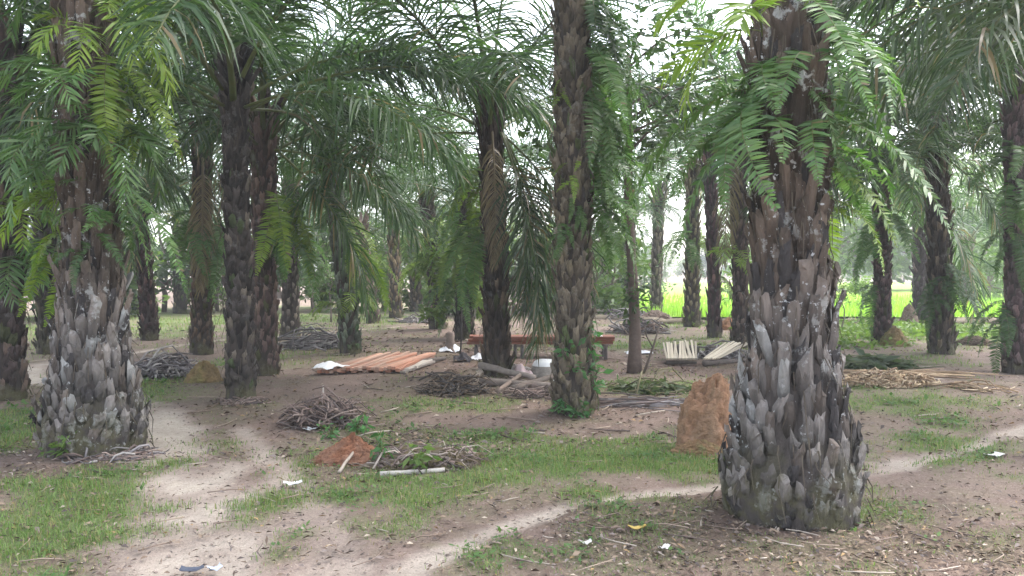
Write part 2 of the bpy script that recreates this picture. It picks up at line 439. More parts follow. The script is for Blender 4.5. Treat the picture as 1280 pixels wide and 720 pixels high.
# ------------------------------------------------------------------ fronds and fern fronds
def frond_mesh(name, mat, L, e0, droop, n, ll, hw, a0, a1, bs, g, petiole, rr, cA, cB, cR, seed, dry=0.0, sway=.12, pw=1.25, segs=3, fringe=.4):
    r = np.random.default_rng(seed)
    m = 26
    s = np.linspace(0, 1, m)
    ang = np.radians(e0) - np.radians(droop) * s ** pw
    ds = L / (m - 1)
    x = np.concatenate([[0], np.cumsum(np.cos(ang[:-1]) * ds)]); z = np.concatenate([[0], np.cumsum(np.sin(ang[:-1]) * ds)])
    yb = sway * L * s ** 2 * (r.random() - .5) * 2
    P = np.stack([x, yb, z], -1)
    mb = MB()
    tube(mb, P, rr * (1 - .88 * s ** .8) , 5, cR, flat=.6)
    sl = petiole + (1 - petiole) * (np.arange(n) + .5) / n
    allV = []; allC = []
    for side in (-1, 1):
        ss = np.clip(sl + (r.random(n) - .5) * .35 / n, 0, 1)
        T = np.gradient(P, axis=0); T /= np.linalg.norm(T, axis=1)[:, None]
        p = np.stack([np.interp(ss, s, P[:, k]) for k in range(3)], -1)
        t = np.stack([np.interp(ss, s, T[:, k]) for k in range(3)], -1); t /= np.linalg.norm(t, axis=1)[:, None]
        Bv = np.array([0, side, 0.0]) - (t[:, 1] * side)[:, None] * t; Bv /= np.linalg.norm(Bv, axis=1)[:, None]
        Nv = np.cross(Bv, t) * side * -1
        Nv = np.where(Nv[:, 2:3] < 0, -Nv, Nv) if abs(e0) < 85 else Nv
        q = (ss - petiole) / (1 - petiole)
        ln = ll * (.35 + .65 * np.sin(PI * np.clip(.16 + q * .74, 0, 1))) * (1 - fringe * q ** 3) * (.85 + .3 * r.random(n))
        a = np.radians(a0 + (a1 - a0) * q + r.normal(0, 4, n)); b = np.radians(r.choice(bs, n) + r.normal(0, 7, n))
        d = t * np.cos(a)[:, None] + (Bv * np.cos(b)[:, None] + Nv * np.sin(b)[:, None]) * np.sin(a)[:, None]
        nodes = [p]; dirs = [d]
        gg = g * (.5 + r.random(n))
        for k in range(segs):
            p = p + d * (ln / segs)[:, None]; nodes.append(p)
            d = d + np.array([0, 0, -1.0]) * gg[:, None]; d /= np.linalg.norm(d, axis=1)[:, None]; dirs.append(d)
        prof = {3: [.55, 1, .8, .06], 2: [.8, 1, .1]}[segs]
        rows = []
        roll = r.normal(0, .5, n)
        for k in range(segs + 1):
            w = t - (t * dirs[k]).sum(1)[:, None] * dirs[k]
            w /= np.linalg.norm(w, axis=1)[:, None] + 1e-6
            w2 = np.cross(dirs[k], w)
            w = w * np.cos(roll)[:, None] + w2 * np.sin(roll)[:, None]
            h = hw * prof[k] * (.7 + .3 * ln / ll)[:, None] if False else (hw * prof[k] * (.6 + .4 * ln / ll))[:, None]
            rows += [nodes[k] - w * h, nodes[k] + w * h]
        V = np.stack(rows, 1)                       # n, 2(segs+1), 3
        nv = 2 * (segs + 1)
        k = np.arange(n)[:, None, None] * nv
        Qp = np.array([[2 * e, 2 * e + 1, 2 * e + 3, 2 * e + 2] for e in range(segs)])[None]
        tt = r.random((n, 1))
        cc = np.array(cA) * (1 - tt) + np.array(cB) * tt
        isd = r.random((n, 1)) < dry
        cc = np.where(isd, np.array([.20, .15, .085]) * (.6 + .8 * tt), cc)
        mb.add(V.reshape(-1, 3), (k + Qp).reshape(-1, 4), None, np.repeat(cc, nv, axis=0))
    return mb.mesh(name, mat)

FA, FB, FR = (.027, .058, .024), (.070, .122, .042), (.12, .14, .05)
FROND = {}     # elevation class -> meshes
for ci, (e0, dr, Lf, g) in enumerate([(80, 34, 4.3, .24), (62, 58, 4.5, .32), (45, 66, 4.6, .40), (30, 68, 4.3, .46), (14, 66, 4.0, .52), (-2, 60, 3.8, .56), (-38, 46, 3.7, .5), (-66, 22, 3.3, .5)]):
    FROND[ci] = [frond_mesh('frond', M_FROND, Lf * (.94 + .06 * k), e0 + 4 * k - 4, dr + 8 * k, 92, 1.0, .0165, 68, 36, [38, 5, -24], g, .17, .042,
                            FA, FB, FR, 100 + ci * 7 + k, dry=[0, .0, .0, .02, .04, .08, .12, .15][ci]) for k in range(3)]
DEADFROND = [frond_mesh('frond', M_FROND, 3.3, -62 - 8 * k, 20, 80, .75, .014, 50, 25, [25, 0, -25], .6, .12, .036, (.16, .12, .07), (.26, .20, .12), (.2, .15, .09), 300 + k, dry=.3) for k in range(2)]
FERN = {}
GA, GB = (.055, .125, .028), (.112, .192, .062)
YA, YB = (.12, .20, .022), (.19, .27, .035)
for kind, (cA, cB) in {'green': (GA, GB), 'yellow': (YA, YB), 'dark': ((.035, .08, .022), (.06, .115, .035))}.items():
    FERN[kind] = [frond_mesh('fern_frond', M_FERN, Lf, e0, dr, int(38 * Lf + 6), pl, .0112, 80, 58, [8, 0, -8], .12, .06, .007, cA, cB, (.12, .12, .045), 500 + k, dry=.008, sway=.22, pw=.42, segs=2, fringe=.75)
                  for k, (Lf, e0, dr, pl) in enumerate([(.75, 30, 116, .12), (.95, 24, 112, .14), (1.15, 34, 124, .15), (1.0, -10, 78, .14), (.6, 45, 112, .11), (1.3, 15, 104, .15)])]
BROADFERN = {k: [frond_mesh('fern_frond', M_FERN, Lf, e0, dr, 17, .27, .0125, 62, 30, [14, 0, -10], .16, .22, .008, cA, cB, (.13, .15, .05), 700 + q, dry=.012, sway=.3, pw=.75, segs=3, fringe=.3)
              for q, (Lf, e0, dr) in enumerate([(.7, 50, 120), (.85, 35, 112), (.6, 65, 110), (.95, 20, 100)])] for k, (cA, cB) in {'green': (GA, GB), 'yellow': (YA, YB)}.items()}

# ------------------------------------------------------------------ oil palms
def trunk_mesh(H, prof, bend, nb, Lf, Wf, tilt, pal, seed, mat, core=(.055, .045, .04), nseg=26):
    r = np.random.default_rng(seed)
    zs, rs = zip(*prof)
    R = lambda z: np.interp(z, zs, rs)
    off = lambda z: np.stack([bend[0] * (z / H) ** 1.3, bend[1] * (z / H) ** 1.3, 0 * z], -1)
    mb = MB()
    zz = np.linspace(-.12, H, int(H / .14) + 2)
    th = np.arange(nseg) / nseg * 2 * PI
    rad = R(np.maximum(zz, 0))[:, None] * .93 * (1 + .10 * (r.random((len(zz), nseg)) - .5))
    zc = np.maximum(zz, 0)
    V = off(zc)[:, None, :] + np.stack([rad * np.cos(th), rad * np.sin(th), np.repeat(zz[:, None], nseg, 1)], -1)
    i = np.arange(len(zz) - 1)[:, None] * nseg; j = np.arange(nseg)[None]; k = (j + 1) % nseg
    Q = np.stack([i + j, i + k, i + nseg + k, i + nseg + j], -1).reshape(-1, 4)
    V = np.concatenate([V.reshape(-1, 3), off(np.array([H])) + [[0, 0, H + .05]]])
    T = [[len(V) - 1, (len(zz) - 1) * nseg + q, (len(zz) - 1) * nseg + (q + 1) % nseg] for q in range(nseg)]
    mb.add(V, Q, T, core)
    # leaf-base stubs in a golden-angle spiral
    n = nb
    q = np.arange(n)
    uq = (q + .5) / n
    z = -.04 + (H + .02) * (uq * .86 + .14 * uq ** 3) + r.normal(0, .02, n) if nseg == 36 else .02 + (H - .02) * uq + r.normal(0, .02, n)
    z = np.clip(z, -.05, H)
    a = q * 2.39996 + r.normal(0, .10, n)
    L = Lf(z) * (.72 + .56 * r.random(n)); W = Wf(z) * (.8 + .4 * r.random(n)); tl = np.radians(tilt(z) + r.normal(0, 6, n))
    Tk = W * .36
    va = np.array([0, .3, .62, .86, 1.0]); wp = np.array([.8, 1.0, 1.0, .94, .78]); tp = np.array([.6, 1.0, .85, .65, .50])
    ca = np.array([-1, -.6, 0, .6, 1, 0]); cb = np.array([-.25, .65, 1, .65, -.25, -.6])
    er = np.stack([np.cos(a), np.sin(a), 0 * a], -1); et = np.stack([-np.sin(a), np.cos(a), 0 * a], -1)
    lean = r.normal(0, .10, n)
    nv, nc = len(va), len(ca)
    curl = 1 + .5 * r.random(n)
    outw = L[:, None] * np.sin(tl)[:, None] * va[None] ** curl[:, None]
    up = L[:, None] * np.cos(tl)[:, None] * va[None]
    zb = z[:, None] + up
    base = off(np.clip(zb, 0, H)) if False else off(z)[:, None, :] + 0 * zb[..., None]
    rr = R(z)[:, None] * .93 - .02 + outw
    RD = rr[..., None] + Tk[:, None, None] * tp[None, :, None] * cb[None, None, :]
    TG = (W[:, None, None] / 2) * wp[None, :, None] * ca[None, None, :] + (lean * L)[:, None, None] * va[None, :, None]
    P = base[:, :, None, :] + RD[..., None] * er[:, None, None, :] + TG[..., None] * et[:, None, None, :]
    P[..., 2] += zb[:, :, None]
    P += r.normal(0, 1, P.shape) * (W * .065)[:, None, None, None]
    # slanted, ragged cut ends
    P[:, -1, :, 2] += (r.normal(0, .30, n) * W)[:, None] * ca[None] + r.normal(0, .22, (n, nc)) * W[:, None]
    P[:, -1, 2, 2] -= W * r.uniform(-.1, .7, n); P[:, -1, 1, 2] -= W * r.uniform(-.3, .5, n)
    P[:, -2, :, 2] += r.normal(0, .10, (n, nc)) * W[:, None]
    b0 = np.arange(n)[:, None, None] * (nv * nc)
    Qs = []
    for v in range(nv - 1):
        for c in range(nc):
            Qs.append([v * nc + c, v * nc + (c + 1) % nc, (v + 1) * nc + (c + 1) % nc, (v + 1) * nc + c])
    o = (nv - 1) * nc
    Qs += [[o, o + 1, o + 2, o + 5], [o + 5, o + 2, o + 3, o + 4]]
    Q = (b0 + np.array(Qs)[None]).reshape(-1, 4)
    cols = pal(z, r, n)                                     # n,3
    CC = np.repeat(cols[:, None, :], nv, 1) * np.array([.38, .62, .92, 1.1, 1.12])[None, :, None]  # stub colour darkens towards its root, painting shade into the gaps
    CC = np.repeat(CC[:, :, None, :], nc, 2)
    mb.add(P.reshape(-1, 3), Q, None, CC.reshape(-1, 3))
    # hanging fibres and rootlets
    for _ in range(int(nb * .35)):
        zz_ = r.random() * H; aa = r.random() * 2 * PI; rr_ = float(R(zz_)) + .03
        o_ = off(np.array([zz_]))[0]
        p0 = o_ + np.array([math.cos(aa) * rr_, math.sin(aa) * rr_, zz_]); l = .08 + .22 * r.random()
        pts = np.array([p0, p0 + [math.cos(aa) * .03, math.sin(aa) * .03, -l * .3], p0 + [math.cos(aa) * .04 + r.normal(0, .03), math.sin(aa) * .04 + r.normal(0, .03), -l]])
        pts[:, 2] = np.maximum(pts[:, 2], .0)
        tube(mb, pts, [.005, .004, .002], 4, (.11, .09, .07), cap=False)
    return mb.mesh('trunk', mat, smooth=False)

def pal_big(z, r, n):
    t = r.random((n, 1))
    grey = np.array([.172, .156, .146]) * (.5 + 1.05 * t); brown = np.array([.125, .095, .076]) * (.4 + 1.0 * t); dark = np.array([.05, .045, .045])
    k = sstep(1.7, .5, z)[:, None] * (.35 + .65 * (r.random((n, 1)) < .75))
    c = brown * (1 - k) + grey * k
    c = np.where(r.random((n, 1)) < .16, dark, c)
    return np.where((r.random((n, 1)) < .09) & (k > .3), np.array([.29, .285, .275]), c)
def pal_dark(z, r, n):
    t = r.random((n, 1))
    c = np.array([.066, .054, .048]) * (.45 + 1.0 * t)
    c = np.where(r.random((n, 1)) < .12, np.array([.17, .135, .105]), c)
    return np.where(r.random((n, 1)) < .07, np.array([.07, .085, .04]), c)
def pal_mid(z, r, n):
    t = r.random((n, 1))
    c = np.array([.130, .102, .080]) * (.5 + 1.0 * t)
    c = np.where(r.random((n, 1)) < .12, np.array([.21, .165, .12]), c)
    return np.where(r.random((n, 1)) < .10, np.array([.085, .10, .045]), c)

PALM = {}
def palm(key, px, py, top, r0, label, kind='dark', H=None, nf=30, emin=0, emax=80, extra=(), az0=None, scale=1.0, nbm=1.0, pos=None, flen=1.0):
    b = G(px, py) if pos is None else np.array([pos[0], pos[1], float(gz(pos[0], pos[1]))])
    d = b[1]
    if H is None: tp = pt(top[0], top[1], d); H = tp[2] - b[2]; bx = tp[0] - b[0]
    else: bx = (top[0] - px) / F * d if top else 0.0
    seed = sum(ord(c) * (i + 3) for i, c in enumerate(key)) 
    r = np.random.default_rng(seed)
    bend = (bx, r.normal(0, .12))
    t = thing('oil_palm', label, 'palm tree', b, 0, 'oil palms of the plantation')
    if kind == 'big':
        prof = [(0, r0 * 1.0), (.2, r0 * 1.04), (.45, r0 * .90), (.8, r0 * .68), (1.3, r0 * .51), (2.1, r0 * .45), (H, r0 * .40)]
        me = trunk_mesh(H, prof, bend, int(175 * H * nbm), lambda z: np.interp(z, [0, .5, 1.3, 2.5], [.14, .20, .34, .46]), lambda z: np.interp(z, [0, .6, 1.6], [.080, .085, .095]),
                        lambda z: np.interp(z, [0, .5, 1.2, 2], [18, 8, 4, 3]), pal_big, seed, M_BARK_BIG, core=(.07, .06, .055), nseg=36)
    else:
        prof = [(0, r0 * 1.10), (.35, r0 * .98), (.9, r0 * .84), (H - .6, r0 * .80), (H, r0 * .74)]
        vl, vw, vt = r.uniform(.75, 1.35), r.uniform(.8, 1.3), r.uniform(.7, 1.35); hue = np.array([1, 1, 1]) + r.normal(0, .10, 3); vc = r.uniform(.75, 1.3) * (1.35 if d > 20 else 1)  # far trunks get a paler bark colour, distance haze painted in
        pf = pal_mid if kind == 'mid' else pal_dark
        me = trunk_mesh(H, prof, bend, int((78 if d < 20 else 46) * H * nbm / vw), lambda z: vl * np.interp(z, [0, .5, H - .9, H], [.15, .2, .24, .5]), lambda z: vw * np.interp(z, [0, 1], [.085, .085]) * (r0 / .24) ** .5,
                        lambda z: vt * np.interp(z, [0, .5, H - .8, H], [18, 12, 12, 28]), lambda z, r_, n_: np.clip(pf(z, r_, n_) * hue * vc, .01, 1), seed, M_BARK, nseg=22)
    link('trunk', me, t)
    topv = np.array([bend[0], bend[1], H])
    az0 = r.random() * 6.28 if az0 is None else az0
    nf = int(nf * (.43 if b[1] < 19 else .32))
    emin = max(emin + 18, 18) if kind != 'big' else emin + 12
    for i in range(nf):
        u = (i + .5) / nf
        e = emax - (emax - emin) * u ** .85
        cls = int(np.argmin([abs(e - c) for c in (80, 62, 45, 30, 14, -2, -38, -66)]))
        az = az0 + i * 2.39996 + r.normal(0, .12)
        me = FROND[cls][int(r.integers(3))]
        rad = .06 + .14 * u
        p = topv + np.array([math.cos(az) * rad, math.sin(az) * rad, -.55 * u + .05])
        s = scale * flen * (.88 + .22 * r.random())
        o = link('frond', me, t, p, (r.normal(0, .07), r.normal(0, .05), az), (s, s * (1 if r.random() < .5 else -1), s))
    for (azd, cls, s) in extra:            # azd: 0 towards the viewer, 90 right
        az = math.radians(azd - 90)
        me = DEADFROND[int(r.integers(2))] if cls == 'dead' else FROND[cls][int(r.integers(3))]
        p = topv + np.array([math.cos(az) * .2, math.sin(az) * .2, -.5])
        o = link('frond', me, t, p, (0, 0, az), s)
        if cls == 'dead': o['label'] = 'dry brown frond hanging down the trunk'
    zs, rs = zip(*prof)
    PALM[key] = dict(b=b, H=H, bend=bend, R=lambda z: float(np.interp(z, zs, rs)), d=d, t=t)
    return t

palm('front', 988, 643, (962, 0), .44, 'huge oil palm with whitish scaly bulging base, nearest palm on the right', 'big', H=6.4, nf=24, emin=22, emax=80)
palm('pinecone', 118, 563, (118, 0), .43, 'thick oil palm with grey pine-cone base beside the pale track, draped in ferns', 'big', H=6.2, nf=24, emin=22, nbm=1.15)
palm('middle', 717, 517, (711, 0), .235, 'tall straight brown oil palm in the middle with ferns down its right side', 'mid', H=6.0, nf=26, emin=12, nbm=1.5)
palm('darkpair', 301, 499, (296, 88), .18, 'dark slim oil palm at the track edge, front one of the overlapping pair', 'dark', extra=((-80, 4, .9), (100, 3, 1.0), (-20, 4, .8), (60, 4, .9)), nbm=1.15)
palm('behindpair', 331, 470, (336, 150), .21, 'dull brown oil palm standing half behind the dark slim palm', 'mid', emin=5, extra=((70, 5, .8), (100, 6, .8)))
palm('leftedge', 8, 498, (2, 60), .22, 'dark oil palm trunk cut by the left edge of the view', 'dark', emin=0)
palm('deadfrond', 621, 470, (612, 125), .205, 'dark oil palm with a long hanging frond on its right, behind the log heap', 'dark', extra=((72, 7, 1.0), (95, 7, .9), (60, 7, .85), (12, 'dead', .62), (-85, 5, .9), (110, 6, .8)), emin=2, nbm=1.1)
palm('timber', 438, 442, (408, 190), .20, 'oil palm leaning slightly left just behind the orange planks', 'mid', emin=6)
palm('scarred', 252, 442, (250, 165), .22, 'oil palm with an orange scar low on its trunk, left of the dark pair', 'mid', emin=0, extra=((20, 'dead', .8), (70, 'dead', .75), (-40, 6, .7)))
palm('stickheap', 363, 421, (362, 225), .25, 'wide oil palm trunk beside the low heap of grey sticks', 'mid', emin=0)
palm('leaning', 187, 425, (170, 250), .20, 'short looking dark oil palm leaning left on the far grass, right of the pine-cone palm', 'dark', emin=0)
palm('ferny', 580, 424, (580, 220), .22, 'oil palm wrapped in light green ferns, left of the palm with the hanging frond', 'dark', emin=0)
palm('bent', 547, 411, (533, 240), .24, 'oil palm with a reddish crown base leaning left behind the tree stump', 'dark', emin=-5)
palm('slimfar', 466, 404, (448, 285), .20, 'thin far oil palm leaning left, just right of the plank palm', 'mid', emin=0)
palm('greyfar', 495, 396, (490, 268), .24, 'far pale brown oil palm at the end of the grass, left of a purplish one', 'mid', emin=0)
palm('purple', 520, 390, (514, 262), .26, 'far purplish oil palm, the most distant in the central gap', 'mid', emin=0)
palm('fieldleft', 820, 395, (824, 235), .22, 'oil palm at the rice field edge beside a low grey mound', 'mid', emin=0)
palm('fieldpair', 865, 409, (866, 205), .24, 'brown oil palm against the bright rice field, left of a blackish one', 'mid', emin=0)
palm('blackish', 893, 422, (887, 190), .18, 'blackish slim oil palm against the bright rice field, left of the huge palm', 'dark', emin=0)
palm('hidden', 926, 434, (922, 150), .20, 'oil palm half hidden behind the left side of the huge front palm', 'mid', emin=8, extra=((-30, 'dead', .8),))
palm('ivy', 1103, 429, (1101, 190), .215, 'oil palm behind the small grassy termite mound, right of the huge palm', 'mid', extra=((80, 6, 1.0), (-50, 4, 1), (20, 3, 1), (60, 4, .9), (-90, 3, 1)), emin=0)
palm('bluefrond', 1177, 442, (1170, 165), .235, 'dark oil palm swelling under a bluish hanging frond, at the right side', 'dark', extra=((-60, 3, 1.1), (-30, 4, 1.0), (-95, 4, 1.0), (35, 3, 1.0), (-75, 2, 1.0), (110, 3, 1.0), (5, 4, .9), (60, 6, .62), (-60, 5, .8)), emin=0)
palm('backright', 1151, 404, (1150, 250), .26, 'dark oil palm on the field edge between two nearer trunks at right', 'dark', emin=0)
palm('rightedge', 1274, 466, (1262, 85), .25, 'thick brown oil palm at the right edge with hanging ferns', 'mid', emin=5, extra=((-70, 4, 1), (-20, 3, 1), (-110, 3, 1), (-45, 4, .95)))
palm('twinleft', 61, 442, (58, 205), .21, 'distant oil palm seen between the left edge palm and the pine-cone palm', 'dark', emin=0)
palm('centrefar', 757, 384, (758, 270), .26, 'far oil palm seen right of the tall middle palm through pale shrubs', 'mid', emin=0)
palm('centrefar2', 786, 391, (788, 262), .24, 'far oil palm directly behind the slender dark tree', 'mid', emin=0)
palm('wellfar', 1209, 383, (1209, 300), .27, 'far oil palm bush-like with low crown, standing in the rice field at right', 'mid', emin=-10)
palm('leftfar', 110, 402, (110, 260), .25, 'far oil palm hidden behind the pine-cone palm', 'dark', emin=0)
palm('grassfar', 225, 392, (222, 270), .26, 'far oil palm at the back of the left grass patch', 'dark', emin=0)
palm('grassfar2', 300, 388, (305, 268), .26, 'far oil palm behind the dark slim pair', 'dark', emin=0)
palm('forestfar', 404, 384, (402, 262), .26, 'far oil palm at the woodland edge left of the leaning plank palm', 'dark', emin=0)
palm('forestfar2', 660, 390, (660, 262), .26, 'far oil palm in the gap left of the tall middle palm', 'dark', emin=0)
palm('rightout', 0, 0, None, .24, 'oil palm beyond the right edge whose fronds droop into the top right corner', 'mid', H=4.7, pos=(6.9, 8.6), emin=-2, extra=((-90, 3, 1), (-60, 4, 1), (-120, 4, 1), (-75, 2, 1.05), (-105, 3, 1.0), (-82, 4, 1.0), (-68, 3, 1.0), (-97, 2, 1.05)))
palm('leftout', 0, 0, None, .24, 'oil palm beyond the left edge whose fronds cross the top left corner', 'mid', H=4.6, pos=(-8.0, 8.2), emin=5)
palm('rightout2', 0, 0, None, .24, 'oil palm beyond the right edge farther back, fronds arching in', 'mid', H=4.4, pos=(12.4, 16.0), emin=0)
palm('leftout2', 0, 0, None, .24, 'oil palm beyond the left edge farther back, fronds arching in', 'dark', H=4.5, pos=(-13.0, 15.5), emin=0)

# ------------------------------------------------------------------ ferns growing on the trunks
def fern(key, z, azd, nf, kind, label, s=1.0, broad=False, spread=75):
    P = PALM[key]; r = np.random.default_rng(int(z * 1000) + int(azd) * 7 + len(label))
    f = (z / P['H']) ** 1.3
    az = math.radians(azd - 90)
    rad = P['R'](z) * .93
    loc = P['b'] + np.array([P['bend'][0] * f + math.cos(az) * rad, P['bend'][1] * f + math.sin(az) * rad, z])
    t = thing('hanging_fern', label, 'fern', loc, az, 'ferns growing on the palm trunks')
    src = BROADFERN[kind if kind in BROADFERN else 'green'] if broad else FERN[kind]
    for i in range(nf):
        a = math.radians(spread) * ((i + .5) / nf * 2 - 1) + r.normal(0, .2)
        k = int(r.integers(len(src))); q = s * (.75 + .5 * r.random())
        link('fern_frond', src[k], t, (0, r.normal(0, .06), r.normal(0, .10)), (r.normal(0, .15), r.normal(0, .18), a), q)
def ferns(key, who, L):
    for (z, az, nf, kind, txt, s, broad) in L:
        fern(key, z, az, nf, kind, txt.replace('@', who), s, broad)
ferns('front', 'the huge front palm', [
    (2.6, -75, 8, 'green', 'feathery fern arching left from @', 0.92, False),
    (2.85, -58, 5, 'green', 'upper fern on the left flank of @', 0.88, False),
    (2.95, -14, 4, 'green', 'long fern fronds hanging down the middle of the trunk of @', 0.84, False),
    (2.65, 40, 3, 'green', 'short fern hanging on the right half of the trunk face of @', 0.75, False),
    (2.95, 70, 9, 'green', 'dense fern at the upper right side of @', 0.88, False),
    (2.45, 88, 9, 'green', 'bushy fern bulging from the right side of @, below the dense one', 0.79, False),
    (2.05, 96, 5, 'yellow', 'yellowish fern lowest on the right side of @', 0.66, False),
    (3.35, 30, 3, 'yellow', 'yellow-green fern highest on the face of @', 0.70, False),
    (3.25, -80, 4, 'yellow', 'yellow-green fern with long thin blades highest on the left of @', 0.88, True)])
ferns('pinecone', 'the pine-cone palm', [
    (2.65, -70, 6, 'green', 'fern spreading left from @ at middle height', 0.82, True),
    (2.25, -95, 6, 'yellow', 'yellowish fern low on the left side of @', 0.78, True),
    (1.75, -80, 5, 'yellow', 'drooping yellow-tipped fern lowest on the left of @', 0.66, False),
    (3.3, -80, 7, 'green', 'fern high on the left side of @', 0.86, True),
    (3.95, -60, 6, 'green', 'topmost fern on the left of @', 0.82, True),
    (2.75, 15, 6, 'green', 'fern with strap-like fronds on the face of @', 0.74, True),
    (1.75, 20, 4, 'dark', 'small dark green fern low on the face of @', 0.45, False),
    (2.15, 30, 4, 'green', 'fern with one orange frond on the face of @', 0.49, True),
    (2.7, 75, 8, 'green', 'fern spreading right from @ at middle height', 0.86, True),
    (2.2, 85, 6, 'green', 'feathery fern low on the right side of @', 0.82, False),
    (3.2, 85, 9, 'yellow', 'bright yellow-green fern on the right side of @', 0.94, False),
    (3.8, 80, 7, 'yellow', 'bright yellow-green fern high on the right of @', 0.94, True),
    (3.7, 10, 4, 'yellow', 'yellow-green fern high on the face of @', 0.66, True),
    (3.2, -20, 4, 'dark', 'dark fern in the shade of the upper face of @', 0.74, True)])
ferns('middle', 'the tall middle palm', [
    (4.6, 75, 14, 'dark', 'dark fern curtain highest on the right of @', 1.0, False),
    (4.1, 85, 14, 'green', 'second fern curtain from the top on the right of @', 1.0, False),
    (3.55, 80, 14, 'green', 'third long fern curtain from the top on the right of @', 1.0, False),
    (3.0, 88, 13, 'green', 'fern curtain at middle height on the right of @', 1.0, False),
    (2.45, 85, 11, 'green', 'lowest hanging fern curtain on the right of @', .95, False),
    (2.75, -15, 5, 'yellow', 'small yellowish fern tuft on the face of @', .42, False),
    (2.2, -40, 5, 'green', 'small green fern tuft on the left of @', .42, False),
    (2.35, 25, 5, 'green', 'small green fern tuft right of centre on @', .4, False),
    (3.7, -45, 4, 'yellow', 'little yellowish fern tuft high on the left of @', .35, False)])
ferns('rightedge', 'the right edge palm', [
    (3.5, -70, 9, 'green', 'fern hanging high on the left side of @', 1.0, False),
    (3.0, -45, 8, 'green', 'fern hanging on the left face of @', 1.0, False),
    (2.3, -60, 6, 'dark', 'dark thin fern at middle height on @', .8, False),
    (1.1, -75, 8, 'dark', 'dark fern low on the left side of @', .8, False)])
ferns('ferny', 'the fern-wrapped palm', [
    (1.4, -60, 9, 'green', 'fern lowest on the left of @', 1.0, False), (1.5, 50, 9, 'yellow', 'yellowish fern lowest on the right of @', 1.0, False),
    (2.2, -10, 10, 'yellow', 'yellow-green fern on the face of @', 1.2, False), (2.9, 60, 9, 'yellow', 'yellow-green fern high on the right of @', 1.3, False), (3.1, -70, 9, 'green', 'green fern high on the left of @', 1.2, False),
    (2.3, 85, 9, 'yellow', 'yellow-green fern at middle height on the right of @', 1.2, False)])
ferns('deadfrond', 'the palm with the hanging frond', [
    (2.9, -90, 8, 'yellow', 'yellowish fern on the left of @', 1.1, False), (2.3, -80, 8, 'green', 'green fern below the yellowish one on the left of @', 1.1, False)])
ferns('timber', 'the plank palm', [
    (1.05, 70, 7, 'yellow', 'bright yellow-green fern low on the right of @', .7, True), (.95, -70, 6, 'yellow', 'bright yellow-green fern low on the left of @', .65, True),
    (2.7, 80, 6, 'yellow', 'yellow-green fern high on the right of @', .9, False), (2.0, 85, 5, 'yellow', 'yellow-green fern at middle height on the right of @', 1.2, False)])
ferns('scarred', 'the scarred palm', [
    (2.4, 75, 9, 'green', 'green fern on the right of @', 1.2, False), (1.7, 60, 7, 'green', 'pale fern low on the right of @', 1.0, False), (2.6, -75, 8, 'green', 'green fern on the left of @', 1.1, False)])
ferns('behindpair', 'the brown palm behind the dark slim one', [
    (2.6, 70, 9, 'yellow', 'yellowish fern high on the right of @', 1.2, False), (2.1, 75, 8, 'green', 'green fern on the right of @', 1.1, False)])
ferns('stickheap', 'the wide palm by the grey sticks', [
    (2.5, 75, 8, 'green', 'green fern on the right of @', 1.3, False), (2.9, -60, 8, 'yellow', 'yellowish fern on the left of @', 1.3, False)])
ferns('bent', 'the reddish-crowned palm', [
    (2.9, 50, 8, 'yellow', 'yellow-green fern under the crown of @', 1.2, False), (2.0, -70, 7, 'yellow', 'yellow-green fern on the left of @', 1.0, False), (1.6, 60, 8, 'green', 'green fern low on the right of @', 1.2, False)])
ferns('fieldpair', 'the brown field-edge palm', [
    (2.6, -60, 8, 'green', 'green fern high on the left of @', 1.3, False), (2.6, 80, 6, 'yellow', 'yellowish fern on the right of @', 1.0, False)])
ferns('blackish', 'the blackish field-edge palm', [(1.6, 85, 6, 'yellow', 'yellowish fern on the right of @', .9, False), (1.1, 80, 5, 'green', 'small green fern low on the right of @', .6, True)])
ferns('hidden', 'the half hidden palm', [(2.0, -50, 7, 'yellow', 'yellow-green fern on the left face of @', .9, True)])
ferns('ivy', 'the palm behind the grassy mound', [
    (2.9, 0, 8, 'green', 'green fern on the face of @', 1.1, False), (2.4, -80, 9, 'green', 'green fern on the left of @', 1.2, False), (1.3, -85, 7, 'green', 'low green fern on the left of @', 1.0, False)])
ferns('bluefrond', 'the palm with the bluish frond', [
    (1.35, 85, 9, 'dark', 'dark fern bulging on the right of @', .85, False), (1.1, -70, 7, 'dark', 'dark fern low on the left of @', .7, False), (1.6, 10, 8, 'dark', 'dark fern covering the face of @', .8, False)])
ferns('leftedge', 'the left edge palm', [
    (2.3, 75, 9, 'yellow', 'yellow-green fern on the right side of @', 1.1, True), (1.8, 60, 8, 'green', 'green fern low on the right side of @', 1.0, True), (3.0, 60, 8, 'green', 'green fern high on the right side of @', 1.2, True)])

# ------------------------------------------------------------------ broadleaf trees and shrubs
def leaves(mb, P, size, cA, cB, r, flat=.5):
    n = len(P)
    d = r.normal(0, 1, (n, 3)); d[:, 2] = d[:, 2] * flat - .25; d /= np.linalg.norm(d, axis=1)[:, None]
    ref = r.normal(0, 1, (n, 3)); ref[:, 2] += 1.2
    w = np.cross(d, ref); w /= np.linalg.norm(w, axis=1)[:, None] + 1e-6
    L = size * (.6 + .8 * r.random(n))[:, None]
    nrm = np.cross(w, d)
    V = np.stack([P, P + d * L * .45 + w * L * .23 + nrm * L * .04, P + d * L - nrm * L * .08, P + d * L * .45 - w * L * .23 + nrm * L * .04], 1)
    k = np.arange(n)[:, None] * 4
    t = r.random((n, 1))
    c = np.array(cA) * (1 - t) + np.array(cB) * t
    mb.add(V.reshape(-1, 3), k + np.array([[0, 1, 2, 3]]), None, np.repeat(c, 4, axis=0))
